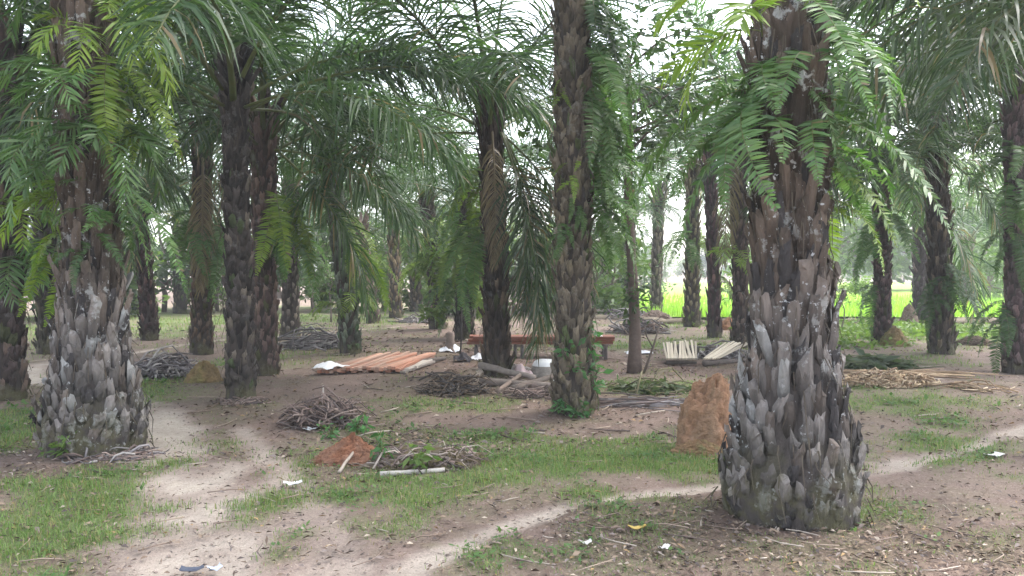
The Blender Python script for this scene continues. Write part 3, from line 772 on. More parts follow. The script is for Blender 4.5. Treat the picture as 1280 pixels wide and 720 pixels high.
def tree_parts(seed, H, rad, trunk_r, n, size, cA, cB, crown0=.35, clusters=16):
    r = np.random.default_rng(seed)
    tm, cm = MB(), MB()
    P = np.array([[r.normal(0, .03) * H * k * .3, r.normal(0, .03) * H * k * .3, H * .82 * k / 5] for k in range(6)]); P[0] = [0, 0, -.1]
    tube(tm, P, trunk_r * np.linspace(1.15, .3, 6), 8, (.16, .13, .11), jitter=.15)
    cs = []
    for c in range(clusters):
        u = r.random(); z = H * (crown0 + (1 - crown0) * (.08 + .86 * u))
        prof = math.sin(PI * (.18 + .74 * u)) ** .7
        a = c * 2.4 + r.normal(0, .4); q = rad * prof * (.35 + .65 * r.random() ** .5)
        ctr = np.array([math.cos(a) * q, math.sin(a) * q, z]); cs.append(ctr)
        zi = max(.25 * H, z - q * .7); k = min(4.9, zi / (H * .82) * 5); b = P[int(k)] + (P[int(k) + 1] - P[int(k)]) * (k - int(k))
        mid = (b + ctr) / 2 + r.normal(0, .1, 3)
        tube(tm, [b, mid, ctr], [trunk_r * .4, trunk_r * .25, trunk_r * .08], 5, (.15, .12, .10), cap=False)
        cr = rad * (.26 + .22 * r.random())
        m = n // clusters
        pp = r.normal(0, 1, (m, 3)); pp /= np.linalg.norm(pp, axis=1)[:, None]
        pp = ctr + pp * cr * np.array([1, 1, .7]) * (r.random((m, 1)) ** .4) * (.8 + .5 * r.random((m, 1)))
        br = .7 + .6 * r.random()
        leaves(cm, pp, size, np.array(cA) * br, np.array(cB) * br, r)
    return tm.mesh('trunk', M_WOODY), cm.mesh('crown', M_TREE, smooth=False)
DK = ((.030, .058, .022), (.065, .105, .038)); LT = ((.07, .125, .03), (.13, .19, .05)); BR = ((.10, .17, .035), (.17, .24, .06))
TREES = {'dark': [tree_parts(20 + k, 9.0, 3.6, .2, 3000, .42, *DK, crown0=.12, clusters=22) for k in range(3)],
         'light': [tree_parts(30 + k, 6.0, 2.9, .14, 2600, .34, *BR, crown0=.08, clusters=20) for k in range(3)]}
SHRUB = {'light': [tree_parts(40 + k, 2.2, 1.3, .05, 1300, .20, *LT, crown0=.04, clusters=12) for k in range(3)],
         'bright': [tree_parts(50 + k, 1.9, 1.2, .05, 1200, .19, *BR, crown0=.04, clusters=11) for k in range(2)],
         'dark': [tree_parts(60 + k, 2.6, 1.5, .06, 1400, .22, *DK, crown0=.04, clusters=12) for k in range(2)]}
def plant_tree(name, src, x, y, s, label, cat, group, sz=1.0, rz=None):
    t = thing(name, label, cat, (x, y, float(gz(x, y)) - .02), random.uniform(0, 6.28) if rz is None else rz, group)
    t.scale = (s, s, s * sz)
    link('trunk', src[0], t); link('crown', src[1], t)
    return t
# woodland closing the view on the left and behind the centre
WL = [(-42, 46), (-36.5, 50), (-32, 47), (-27.5, 51), (-22.5, 48), (-18, 53), (-14, 50), (-9.8, 54), (-6, 50), (-2.4, 55), (1.4, 51), (4.6, 56), (-40, 60), (-30, 62), (-20, 64), (-11, 66), (-1, 67), (7.5, 68)]
for k, (x, y) in enumerate(WL):
    plant_tree('woodland_tree', TREES['light' if k % 3 else 'dark'][k % 3], x, y, random.uniform(.62, .85), 'dark leafy tree in the woodland closing the view behind the palms', 'tree', 'trees of the far woodland', random.uniform(.9, 1.2))
# hedge trees beyond the rice field
for k in range(26):
    x = 6 + k * 4.1 + random.uniform(-1, 1); y = 118 + random.uniform(-6, 10)
    plant_tree('field_tree', TREES['light' if k % 3 else 'dark'][k % 3], x, y, random.uniform(.75, 1.25), 'hazy leafy tree in the row beyond the rice field', 'tree', 'tree row beyond the rice field')
for k in range(11):
    x = 21 + k * 4.4 + random.uniform(-1, 1); y = 66 + random.uniform(-3, 8)
    plant_tree('garden_tree', TREES['light'][k % 3], x, y, random.uniform(1.5, 2.0), 'fresh green leafy tree standing behind the rice field on the right', 'tree', 'green trees behind the field on the right', random.uniform(.9, 1.15))
# shrubs
SH = [(1215, 372, 'light', 2.0, 'light green leafy bush behind the bluish-frond palm at the rice field'), (1236, 378, 'light', 1.7, 'light green bush left of the right edge palm'),
      (1078, 388, 'bright', .7, 'bright bush just left of the palm behind the grassy mound'),
      (690, 389, 'light', 1.5, 'pale green shrub left of the middle palm far back'), (742, 392, 'light', 1.6, 'pale shrub just right of the middle palm far back'), (768, 388, 'light', 1.5, 'pale bushy shrub left of the slender tree far back'),
      (642, 392, 'dark', 1.3, 'dark shrub in the gap left of the middle palm'), (600, 395, 'light', 1.2, 'leafy shrub behind the fern-wrapped palm'),
      (20, 400, 'dark', 1.6, 'dark shrub by the left edge at the woodland'), (85, 398, 'dark', 1.7, 'dark shrub behind the pine-cone palm to the left'), (150, 396, 'light', 1.4, 'shrub behind the pine-cone palm to the right'),
      (205, 390, 'dark', 1.7, 'dark shrub right of the leaning far palm'), (272, 388, 'light', 1.5, 'mid green shrub left of the dark pair at the woodland'), (392, 387, 'dark', 1.6, 'dark shrub at the woodland edge in the left centre'),
      (430, 390, 'light', 1.4, 'shrub behind the plank palm'), (480, 386, 'light', 1.7, 'light shrub in the central gap, left of the purplish palm'), (560, 388, 'light', 1.7, 'light leafy shrub right of the reddish-crowned palm'),
      (800, 372, 'dark', 1.2, 'dark shrub at the left end of the bright field')]
for k, (px, py, kind, s, lab) in enumerate(SH):
    p = at(px, py); src = SHRUB[kind][k % len(SHRUB[kind])]
    plant_tree('shrub', src, p[0], p[1], s, lab, 'shrub', 'shrubs around the clearing')
# sapling with spread leaves
p = G(566, 424); sap = tree_parts(81, 2.6, 1.05, .03, 1000, .19, *BR, crown0=.2, clusters=14)
plant_tree('sapling', sap, p[0] + .1, p[1], 1.0, 'leafy sapling with layered light leaves left of the fern-wrapped palm', 'sapling', None)
for px, py, s, lab in ((391, 396, .5, 'tiny tree on the bright grass behind the dark pair'), (414, 403, .62, 'thin young tree on the grass left of the plank palm'), (1054, 418, .42, 'little sapling at the grass edge right of the huge palm')):
    p = G(px, py); plant_tree('sapling', tree_parts(82 + px, 3.2, .75, .05, 240, .17, *LT, crown0=.45, clusters=8), p[0], p[1], s, lab, 'sapling', None)
# slender dark tree right of the middle palm
p = G(793, 466)
t = thing('slender_tree', 'slender dark brown tree with thin leafy top right of the middle palm', 'tree', p)
tm = MB(); H = 5.0
zz = np.linspace(-.06, H, 14)
pts = np.stack([-.09 * zz / H * 1.5 + .03 * np.sin(zz * 1.7), .04 * np.sin(zz * 1.2), zz], -1)
tube(tm, pts, np.interp(zz, [0, .25, .6, 3, H], [.135, .105, .09, .065, .03]), 10, (.115, .085, .072), jitter=.12)
cm = MB(); r = np.random.default_rng(91)
for c in range(15):
    z0 = r.uniform(3.3, 4.9); a = c * 2.4; q = r.uniform(.5, 1.6)
    b = np.array([np.interp(z0, zz, pts[:, 0]), 0, z0]); e = b + np.array([math.cos(a) * q, math.sin(a) * q, r.uniform(.0, .6)])
    tube(tm, [b, (b + e) / 2 + [0, 0, .12], e], [.025, .016, .006], 5, (.11, .085, .07), cap=False)
    pp = b + (e - b) * r.uniform(.45, 1.1, (95, 1)) + r.normal(0, .22, (95, 3))
    leaves(cm, pp, .17, *DK, r)
pp = np.array([0, 0, 1.15]) + r.normal(0, 1, (150, 3)) * [.15, .15, .22]; leaves(cm, pp, .12, *DK, r)
link('trunk', tm.mesh('trunk', M_WOODY), t); link('crown', cm.mesh('crown', M_TREE, False), t)

# ------------------------------------------------------------------ rice field beyond the right side
def field_mat():
    m, nt, nd, lk = newmat('rice_green')
    tc = N(nt, 'ShaderNodeTexCoord'); v = tc.outputs['Object']
    a = noise(nt, .35, 4, .6, vec=v); b = noise(nt, 6, 4, .7, vec=v)
    c = mixc(nt, ramp(nt, a, .35, .65), (.24, .40, .05), (.38, .52, .09))
    c = mixc(nt, ramp_lin(nt, b, 0, .5), c, (.15, .28, .04))
    p = N(nt, 'ShaderNodeBsdfPrincipled', Roughness=.8); p.inputs['Specular IOR Level'].default_value = .2; lk.new(c, p.inputs['Base Color'])
    bp = N(nt, 'ShaderNodeBump', Strength=1.0, Distance=.1); lk.new(b, bp.inputs['Height']); lk.new(bp.outputs[0], p.inputs['Normal'])
    o = N(nt, 'ShaderNodeOutputMaterial'); lk.new(p.outputs[0], o.inputs[0]); return m
mb = MB()
fy = np.array(grow(27.5, 112, .8, 1.06)); fx0 = lambda y: 4.5 + (y - 27) * .09
U = np.linspace(0, 1, 60)
V = np.array([[fx0(y) + u ** 1.3 * 75 * (y / 60 + .5), y, .12 + .06 * (fbm(np.array([u * 90.]), np.array([y * .9]))[0] - .5)] for y in fy for u in U])
i = np.arange(len(fy) - 1)[:, None] * 60; j = np.arange(59)[None]
mb.add(V, np.stack([i + j, i + j + 1, i + 60 + j + 1, i + 60 + j], -1).reshape(-1, 4))
tag(link('rice_field', mb.mesh('rice_field', field_mat())), 'bright green rice field in open light beyond the palms', 'field', kind='structure')
mb = MB(); n = 16000
y = 27.5 + (rng.random(n) ** 1.8) * 22; x = fx0(y) + rng.random(n) * 26
a = rng.random(n) * 2 * PI; h = .22 + .2 * rng.random(n)
base = np.stack([x, y, np.full(n, .10)], -1); sd = np.stack([np.cos(a), np.sin(a), 0 * a], -1) * .018; ln = np.stack([np.sin(a) * h * .35, -np.cos(a) * h * .35, h], -1)
t_ = rng.random((n, 1)); cc = np.array([.18, .33, .04]) * (1 - t_) + np.array([.30, .45, .07]) * t_
mb.add(np.stack([base - sd, base + sd, base + ln], 1).reshape(-1, 3), None, (np.arange(n)[:, None] * 3 + np.array([[0, 1, 2]])), np.repeat(cc, 3, axis=0))
tag(link('rice_plants', mb.mesh('rice_plants', M_GRASS)), 'tufts of young rice at the near edge of the field', 'rice plants', kind='stuff')
# earth bund along the near edge of the field
mb = MB()
bp = [at(700, 398), at(830, 404), at(960, 407), at(1060, 405), at(1150, 405), at(1240, 404), at(1400, 402)]
bp = np.array([np.array([q[0], q[1], .03]) for q in bp])
tb = np.linspace(0, len(bp) - 1, 60); bpp = np.stack([np.interp(tb, np.arange(len(bp)), bp[:, k]) for k in range(3)], -1)
tube(mb, bpp, .30 + .10 * np.sin(np.arange(60) * 1.7), 10, (.17, .14, .10), jitter=.3, flat=.42)
tag(link('field_bund', mb.mesh('field_bund', M_EARTH)), 'low brown earth bund between the palms and the rice field', 'bund', kind='structure')
# low ground cover by the bund
mb = MB(); r = np.random.default_rng(17)
for cx, cy, q, m in ((1075, 420, 1.0, 700), (1140, 418, 1.1, 900), (1120, 410, 1.2, 700), (1215, 418, 1.0, 600), (1060, 430, .6, 300), (955, 412, 1, 300)):
    p = at(cx, cy); pp = np.array([p[0], p[1], 0]) + r.normal(0, 1, (m, 3)) * [q, q * .8, 0]; pp[:, 2] = gz(pp[:, 0], pp[:, 1]) + r.random(m) * .17
    leaves(mb, pp, .16, *BR, r)
tag(link('ground_cover', mb.mesh('ground_cover', M_TREE, False)), 'bright leafy weeds covering the ground near the field edge', 'ground cover', kind='stuff')

# ------------------------------------------------------------------ mounds
def mound(name, px, py, wpx, hpx, label, cat, col, col2=None, seed=1, top=.35, depth=.8, rough=.14, lean=0.0):
    p = G(px, py); d = p[1]; R = wpx / F * d / 2; H = hpx / F * d
    r = np.random.default_rng(seed)
    p[1] += R * depth * .7
    nr, na = 56, 104
    V = []; C = []
    for i in range(nr):
        u = i / (nr - 1)
        for j in range(na):
            a = j / na * 2 * PI
            n1 = fbm(np.array([math.cos(a) * 1.6 + 7 + seed]), np.array([math.sin(a) * 1.6 + u * 2.2 + 3]))[0] - .5
            n2 = fbm(np.array([math.cos(a) * 6 + 7]), np.array([math.sin(a) * 6 + u * 8 + seed]), 3)[0] - .5
            # profile: u=0 rim, u=1 top
            rr = (1 - u) ** top if top < 1 else (1 - u ** top)
            if top < .3: rr = math.cos(u * PI / 2) ** .48
            rr = rr * (1 + n1 * rough * 2.2)
            zz = H * (u ** .9 if top >= .3 else math.sin(u * PI / 2) ** 1.15) * (1 + .25 * n1 + .18 * n2) - .06 * (1 - u)
            n3 = fbm(np.array([math.cos(a) * 11 + u * 3]), np.array([math.sin(a) * 11 + u * 17 + seed]), 2)[0] - .5
            n4 = fbm(np.array([math.cos(a) * 3.1 + u * 9 + 60]), np.array([math.sin(a) * 3.1 + u * 7 + seed * 3]), 3)[0] - .5
            q3 = Vector((R * rr * math.cos(a), R * rr * math.sin(a), zz)) / max(H, .12) * .9
            m1 = mnoise.noise(q3 * 4.5 + Vector((seed, 0, 0))); m2 = mnoise.noise(q3 * 11 + Vector((0, seed, 0))); m3 = mnoise.noise(q3 * 26)
            k3 = rough * (.85 * m1 + .65 * m2 + .42 * m3)
            rr *= 1 + k3; zz *= 1 + k3 * .7; n2 = m2 * .22 + m3 * .18; n4 = m1 * .2
            V.append([R * rr * math.cos(a) + lean * zz, R * depth * rr * math.sin(a), zz])
            t = .5 + n2 * 1.6
            c = np.array(col) * (.55 + .7 * t + n4 * .9)
            if col2 is not None: c = c + (np.array(col2) - c) * np.clip(.5 + n1 * 3 - u * .7, 0, 1)
            C.append(c)
    i = np.arange(nr - 1)[:, None] * na; j = np.arange(na)[None]; k = (j + 1) % na
    mb = MB(); mb.add(V, np.stack([i + j, i + k, i + na + k, i + na + j], -1).reshape(-1, 4), None, C)
    o = link(name, mb.mesh(name, M_EARTH), None, p); tag(o, label, cat); return o
RED = (.34, .155, .075); ORG = (.37, .20, .118); OCH = (.26, .18, .09)
mound('termite_mound', 883, 566, 70, 88, 'tall orange-brown termite mound just left of the huge front palm', 'termite mound', (.35, .20, .12), (.27, .185, .12), 6, .24, .8, .17, .12)
mound('soil_skirt', 878, 572, 92, 18, 'crumbled orange earth apron around the foot of the tall termite mound', 'earth heap', (.30, .185, .10), (.17, .16, .07), 9, .6, .7, .18)
mound('earth_mound', 428, 582, 112, 34, 'red earth heap beside the dry twig pile in the foreground', 'earth heap', (.26, .115, .065), (.20, .12, .085), 5, .95, .8, .13, .25)
mound('termite_mound', 250, 479, 52, 25, 'ochre low termite mound left of the dark slim palm', 'termite mound', OCH, (.20, .19, .07), 6, .5, .8, .14)
mound('termite_mound', 1124, 434, 44, 24, 'small grassy pointed termite mound in front of the palm right of the huge one', 'termite mound', (.27, .19, .10), (.13, .15, .05), 7, .7, .8, .12)
mound('termite_mound', 822, 404, 52, 15, 'low grey mound at the foot of the field-edge palm', 'termite mound', (.22, .16, .13), None, 8, .55, .8, .14)
mound('termite_mound', 1140, 407, 26, 26, 'dull brown mound leaning on the field-edge palm at right', 'termite mound', (.20, .15, .11), None, 11, .5, .8, .14)
mound('earth_mound', 913, 413, 30, 16, 'small orange earth heap on the field edge left of the huge palm', 'earth heap', ORG, None, 12, .6, .8, .15)
mound('earth_mound', 1226, 432, 60, 11, 'low dark earth heap beside the bluish-frond palm', 'earth heap', (.16, .12, .09), None, 13, .6, .7, .2)
mound('earth_mound', 632, 466, 110, 10, 'pale ash heap around the foot of the palm behind the logs', 'ash heap', (.42, .39, .37), (.25, .21, .19), 14, .8, .6, .25)
mound('husk_mound', 563, 491, 66, 26, 'shaggy brown husk mound at the left end of the log heap', 'husk heap', (.13, .095, .07), (.20, .16, .12), 15, .6, .7, .2)

# ------------------------------------------------------------------ stick and frond heaps
def heap(name, px, py, wpx, hpx, label, cat, n, rad, lens, pal, seed, depth=.7, flatness=.45, leafy=None, axis=None):
    p = G(px, py); d = p[1]; R = wpx / F * d / 2; H = hpx / F * d
    p[1] += R * depth * .6
    r = np.random.default_rng(seed); mb = MB()
    for _ in range(n):
        a = r.random() * 2 * PI; q = math.sqrt(r.random()) * .85
        c = np.array([math.cos(a) * q * R, math.sin(a) * q * R * depth, 0])
        c[2] = H * (1 - q * q) * r.random() + .01
        L = lens[0] + (lens[1] - lens[0]) * r.random() ** 1.5
        th = r.random() * PI * 2 if axis is None else axis + r.normal(0, .35)
        e = r.normal(0, flatness) * (.4 + .6 * (1 - q))
        dv = np.array([math.cos(th) * math.cos(e), math.sin(th) * math.cos(e), math.sin(e)])
        bend = r.normal(0, .12, 3) * L * (1 if axis is None else .15)
        P = np.array([c - dv * L / 2, c - dv * L / 6 + bend, c + dv * L / 6 + bend, c + dv * L / 2])
        g = gz(P[:, 0] + p[0], P[:, 1] + p[1]) - p[2]
        P[:, 2] = np.maximum(P[:, 2], g + rad)
        rr = rad * (.5 + r.random())
        col = np.array(pal[int(r.integers(len(pal)))]) * (.7 + .6 * r.random())
        tube(mb, P, [rr, rr, rr * .9, rr * .4], 5, col)
    o = link(name, mb.mesh(name, M_STICK), None, p); tag(o, label, cat)
    if leafy:
        lm = MB(); m, size, pc = leafy
        q = np.sqrt(r.random(m)); a = r.random(m) * 2 * PI
        pp = np.stack([np.cos(a) * q * R, np.sin(a) * q * R * depth, .02 + H * (1 - q * q) * r.random(m) ** .6], -1)
        pp[:, 2] += gz(pp[:, 0] + p[0], pp[:, 1] + p[1]) - p[2]
        leaves(lm, pp, size, pc[0], pc[1], r, .3)
        link('leaves', lm.mesh('leaves', M_TREE, False), o)
    return o
BRN = [(.20, .145, .125), (.135, .10, .09), (.26, .20, .17), (.10, .08, .075)]
GRY = [(.22, .20, .20), (.15, .135, .14), (.28, .26, .25), (.11, .095, .095)]
TAN = [(.38, .28, .18), (.30, .21, .13), (.45, .36, .25), (.22, .15, .10)]
heap('brush_pile', 404, 535, 95, 30, 'tangled brown twig pile behind the red earth heap', 'brush pile', 420, .008, (.2, .7), BRN, 1, leafy=(120, .10, ((.15, .11, .08), (.22, .17, .12))))
heap('brush_pile', 530, 585, 150, 13, 'spread dark leaf and twig pile right of the red earth heap', 'brush pile', 420, .006, (.10, .42), BRN + [(.34, .29, .25)], 2, flatness=.15, leafy=(1500, .09, ((.10, .075, .06), (.20, .155, .125))))
heap('brush_pile', 198, 471, 70, 20, 'grey stick pile beside the ochre mound', 'brush pile', 230, .013, (.3, 1.1), GRY, 3, flatness=.25)
heap('brush_pile', 392, 436, 66, 13, 'low grey stick pile beside the wide palm behind the planks', 'brush pile', 130, .018, (.5, 1.5), GRY, 4, flatness=.15)
heap('brush_pile', 800, 418, 66, 18, 'dark branch pile on the grass left of the field-edge palms', 'brush pile', 170, .02, (.4, 1.3), GRY + BRN, 5)
heap('brush_pile', 786, 400, 40, 12, 'small grey branch pile behind the slender tree', 'brush pile', 100, .022, (.4, 1.3), GRY, 6)
heap('brush_pile', 1118, 484, 145, 17, 'tan heap of dry frond stalks and chips right of the huge palm', 'brush pile', 900, .010, (.06, .30), TAN, 7, depth=.55, flatness=.2)
heap('brush_pile', 1120, 472, 170, 5, 'long tan frond stalks lying across the back of the tan heap', 'frond stalks', 34, .016, (1.2, 2.4), TAN, 8, depth=.3, flatness=.04, axis=.15)
heap('cut_fronds', 1090, 461, 120, 12, 'dark green cut frond heap right of the huge palm', 'frond heap', 60, .010, (.6, 1.6), [(.10, .11, .06)], 9, depth=.5, flatness=.1, axis=0.1, leafy=(800, .24, ((.05, .075, .045), (.10, .125, .075))))
heap('cut_fronds', 815, 492, 96, 11, 'green weeds and cut fronds left of the tall termite mound', 'frond heap', 50, .008, (.4, 1.0), [(.12, .11, .06)], 10, depth=.5, flatness=.1, leafy=(520, .15, ((.07, .10, .045), (.12, .15, .07))))
heap('cut_fronds', 800, 508, 150, 7, 'flat band of dark dead fronds in front of the green weeds', 'frond heap', 110, .010, (.4, 1.4), GRY + BRN, 11, depth=.25, flatness=.06, axis=.05)
heap('husk_fibre', 566, 494, 84, 22, 'dark fibre and frond stubs around the husk mound', 'husk fibre', 240, .010, (.2, .7), [(.10, .08, .065), (.16, .12, .09), (.07, .06, .055)], 12, depth=.5, flatness=.3)
heap('brush_pile', 668, 497, 90, 4, 'thin twigs strewn before the log heap beside the middle palm', 'brush pile', 120, .007, (.15, .6), BRN, 13, depth=.5, flatness=.15)
heap('brush_pile', 900, 449, 70, 8, 'dark twigs behind the pale slats', 'brush pile', 70, .014, (.3, .9), GRY, 14, depth=.4, flatness=.15)
heap('brush_pile', 1240, 489, 80, 4, 'few thin pale sticks lying on bare ground at the right', 'brush pile', 26, .008, (.2, .8), TAN, 15, depth=.8, flatness=.04)
heap('brush_pile', 300, 506, 64, 5, 'short dark chips around the foot of the dark slim palm', 'brush pile', 90, .008, (.08, .3), BRN, 16, depth=.7, flatness=.2)
heap('brush_pile', 120, 577, 150, 6, 'dark chips and stubs around the foot of the pine-cone palm', 'brush pile', 200, .008, (.06, .3), BRN + GRY, 17, depth=.7, flatness=.2)
heap('brush_pile', 520, 404, 60, 6, 'low dead brush between the far central palms', 'brush pile', 60, .02, (.3, 1.0), GRY, 18)
def log(px0, py0, px1, py1, r0, label, z0=0.0, z1=0.0, col=(.19, .155, .135), name='log', cat='log', group=None, taper=.75, mat=None):
    a = G(px0, py0); b = G(px1, py1); L = np.linalg.norm(b - a)
    a = a + [0, 0, z0 + r0 * .8]; b = b + [0, 0, z1 + r0 * .8]
    tt = np.linspace(0, 1, 7)[:, None]
    P = a + (b - a) * tt + np.concatenate([rng.normal(0, .012, (7, 2)) * L, np.zeros((7, 1))], 1) * np.sin(tt * PI)
    m = P.mean(0); m[2] = 0
    mb = MB(); tube(mb, P - m, r0 * np.linspace(1, taper, 7), 8, col, jitter=.2)
    return tag(link(name, mb.mesh(name, mat or M_WOODY), None, m), label, cat, group)
log(600, 481, 690, 487, .06, 'grey log lying lowest in front of the palm with the hanging frond', 0, .0)
log(600, 472, 668, 481, .055, 'grey-brown log resting raised on the heap by the palm with the hanging frond', .14, .06, (.24, .20, .175))
log(640, 490, 690, 481, .05, 'dark log crossing near the foot of the middle palm', 0, .08, (.13, .105, .09))
log(585, 487, 600, 475, .05, 'short pale log end at the right of the husk mound', 0, .08, (.34, .29, .24))
log(622, 492, 650, 480, .035, 'thin brown branch poking up from the log heap', 0, .10, (.21, .16, .13))
log(475, 596, 556, 590, .022, 'pale grey stick lying along the front of the dark twig pile', 0, 0, (.40, .37, .34), 'stick', 'stick')
log(424, 592, 448, 576, .014, 'short pale stick leaning on the red earth heap', 0, .12, (.38, .32, .27), 'stick', 'stick')
log(880, 457, 935, 453, .05, 'dark log on the ground right of the pale slats', 0, 0, (.12, .10, .09))
log(531, 456, 556, 452, .045, 'dark beam lying right of the orange planks', .02, .02, (.12, .10, .09), 'beam', 'beam')
log(1240, 436, 1275, 428, .05, 'pale log lying beside the right edge palm far back', 0, 0, (.34, .30, .25))
# thin branch leaning beside the slender tree, thin post, tree stump
def stick_up(name, px, py, tpx, tpy, r0, label, cat, col, fork=False):
    b = G(px, py); t = pt(tpx, tpy, b[1]); P = np.array([b - [0, 0, .05], b + (t - b) * .5 + [.02, 0, 0], t]) - b
    mb = MB(); tube(mb, P, [r0, r0 * .8, r0 * .5], 7, col, jitter=.15)
    if fork: tube(mb, [P[1], P[1] + [-.10, 0, .18], P[1] + [-.13, .02, .36]], [r0 * .6, r0 * .5, r0 * .3], 6, col)
    return tag(link(name, mb.mesh(name, M_WOODY), None, b), label, cat)
stick_up('branch', 803, 467, 826, 402, .022, 'thin bare branch leaning up beside the slender dark tree', 'branch', (.12, .095, .08), True)
stick_up('post', 575, 444, 577, 384, .018, 'thin dark post standing beside the tree stump', 'post', (.07, .06, .055))
stick_up('branch', 400, 500, 404, 482, .016, 'pale broken stick sticking up out of the twig pile', 'branch', (.45, .40, .36))
b = G(562, 440); mb = MB()
tube(mb, np.array([[0, 0, -.05], [0, 0, .08], [.01, 0, .2], [.0, 0, .36], [.02, 0, .40]]), [.16, .11, .085, .075, .04], 12, (.17, .13, .11), jitter=.25)
for k in range(5):
    a = k * 1.3; tube(mb, [[math.cos(a) * .07, math.sin(a) * .07, .1], [math.cos(a) * .17, math.sin(a) * .17, .02], [math.cos(a) * .28, math.sin(a) * .28, -.03]], [.04, .035, .02], 6, (.16, .12, .10))
tag(link('tree_stump', mb.mesh('tree_stump', M_WOODY), None, b), 'brown tree stump with spreading roots left of the thin dark post', 'tree stump')

# ------------------------------------------------------------------ timber
def plank(name, mid, th, pit, L, w, h, col, label, cat, group, roll=0.0, mat=None):
    mb = MB()
    box(mb, np.eye(4), L, w, h, col, .004, random.uniform(-.006, .006), 4)
    o = link(name, mb.mesh(name, mat or M_WOOD, False), None, mid)
    o.rotation_euler = (Matrix.Rotation(th, 3, 'Z') @ Matrix.Rotation(-pit, 3, 'Y') @ Matrix.Rotation(roll, 3, 'X')).to_euler()
    return tag(o, label, cat, group)
def orange(): 
    k = random.random() ** 1.3; c = np.array([.40, .165, .10]) * (1 - k) + np.array([.58, .40, .31]) * k
    return c * random.uniform(.65, 1.15)
p0 = G(398, 469); p1 = G(497, 468)
for k in range(20):
    u = k / 19; f = p0 + (p1 - p0) * u
    L = 2.3 if k > 2 else 1.5 + .25 * k
    th = math.radians((80 if k > 2 else 52 + 9 * k) + random.uniform(-4, 4))
    z = .085 + random.uniform(-.012, .022) + (.0 if k > 3 else -.03)
    mid = f + np.array([math.cos(th) * L / 2, math.sin(th) * L / 2, z])
    plank('timber_plank', mid, th, random.uniform(-.006, .012), L, random.uniform(.050, .068), .045, orange(), 'orange sawn plank in the top layer of the low stack by the white cloth', 'plank', 'orange planks of the low stack')
for k in range(8):
    u = k / 7; f = p0 + (p1 - p0) * u * 1.02
    th = math.radians(79 + random.uniform(-4, 4)); L = 2.1
    plank('timber_plank', f + np.array([math.cos(th) * L / 2, math.sin(th) * L / 2 + .03, .045]), th, 0, L, .09, .035, orange() * .6, 'darker orange plank under the top layer of the low stack', 'plank', 'lower planks of the low stack')
for k in range(3):
    y = .35 + .8 * k; c = (p0 + p1) / 2 + np.array([.05 + .12 * k, y, .014])
    plank('bearer_beam', c, .02 * k, 0, 1.5, .10, .026, (.13, .09, .07), 'dark bearer beam under the orange plank stack', 'beam', 'bearers under the plank stack')
for k in range(4):
    f = G(503 + 5 * k, 468 - 1.5 * k); th = math.radians(76 + 3 * k); L = 1.4 - .12 * k
    plank('weathered_plank', f + np.array([math.cos(th) * L / 2, math.sin(th) * L / 2, .04 + .02 * (k % 2)]), th, .01, L, .08, .04, np.array([.42, .37, .33]) * (1 if k % 2 else .6), 'grey weathered plank at the right end of the orange stack', 'plank', 'weathered planks at the stack end')
# white cloth over the left end of the planks
def cloth(name, px, py, w, d_, h, label, cat, col, seed, z=.0, rz=0):
    r = np.random.default_rng(seed); n = 22; u = np.linspace(-1, 1, n); Xc, Yc = np.meshgrid(u, u)
    Rr = np.hypot(Xc, Yc); edge = 1 + .35 * (fbm(np.arctan2(Yc, Xc) * 1.3 + 5 + seed, Rr * 0 + seed) - .5)
    Zc = h * np.exp(-1.6 * Rr ** 2) + (fbm(Xc * 2.4 + seed, Yc * 2.4 + 4) - .5) * h * 1.1 + .02
    Zc = np.maximum(Zc, .006)
    V = np.stack([Xc * w / 2 * edge, Yc * d_ / 2 * edge, Zc], -1).reshape(-1, 3)
    i = np.arange(n - 1)[:, None] * n; j = np.arange(n - 1)[None]
    Qt = np.stack([i + j, i + j + 1, i + n + j + 1, i + n + j], -1).reshape(-1, 4)
    Vb = V - [0, 0, .006]; mb = MB()
    mb.add(V, Qt, None, col); mb.add(Vb, Qt[:, ::-1], None, col)
    ed = [k for k in range(n)] + [k * n + n - 1 for k in range(1, n)] + [n * n - 1 - k for k in range(1, n)] + [(n - 1 - k) * n for k in range(1, n - 1)]
    mb.add(np.concatenate([V[ed], Vb[ed]]), [[k, len(ed) + k, len(ed) + (k + 1) % len(ed), (k + 1) % len(ed)] for k in range(len(ed))], None, col)
    p = G(px, py); p[2] += z
    return tag(link(name, mb.mesh(name, M_CLOTH), None, p, (0, 0, rz)), label, cat)
cloth('white_cloth', 411, 468, .34, .5, .07, 'crumpled white cloth lying over the left end of the orange planks', 'cloth', (.74, .74, .76), 3, .10, -.5)
cloth('white_sheet', 563, 440, .42, .4, .12, 'white plastic sheet heaped in front of the tree stump', 'plastic sheet', (.68, .68, .72), 5)
cloth('white_sack', 598, 450, .28, .35, .08, 'small white sack on the ground left of the palm with the hanging frond', 'sack', (.68, .67, .70), 6)
cloth('pink_sack', 652, 471, .34, .4, .14, 'pinkish sack lying right of the palm with the hanging frond', 'sack', (.58, .44, .44), 7)
cloth('white_sheet', 800, 442, .5, .35, .05, 'white plastic sheet on the ground behind the slender tree', 'plastic sheet', (.62, .62, .66), 8)
cloth('dark_bundle', 578, 452, .3, .3, .14, 'small black bundle at the foot of the thin dark post', 'bundle', (.04, .035, .04), 9)
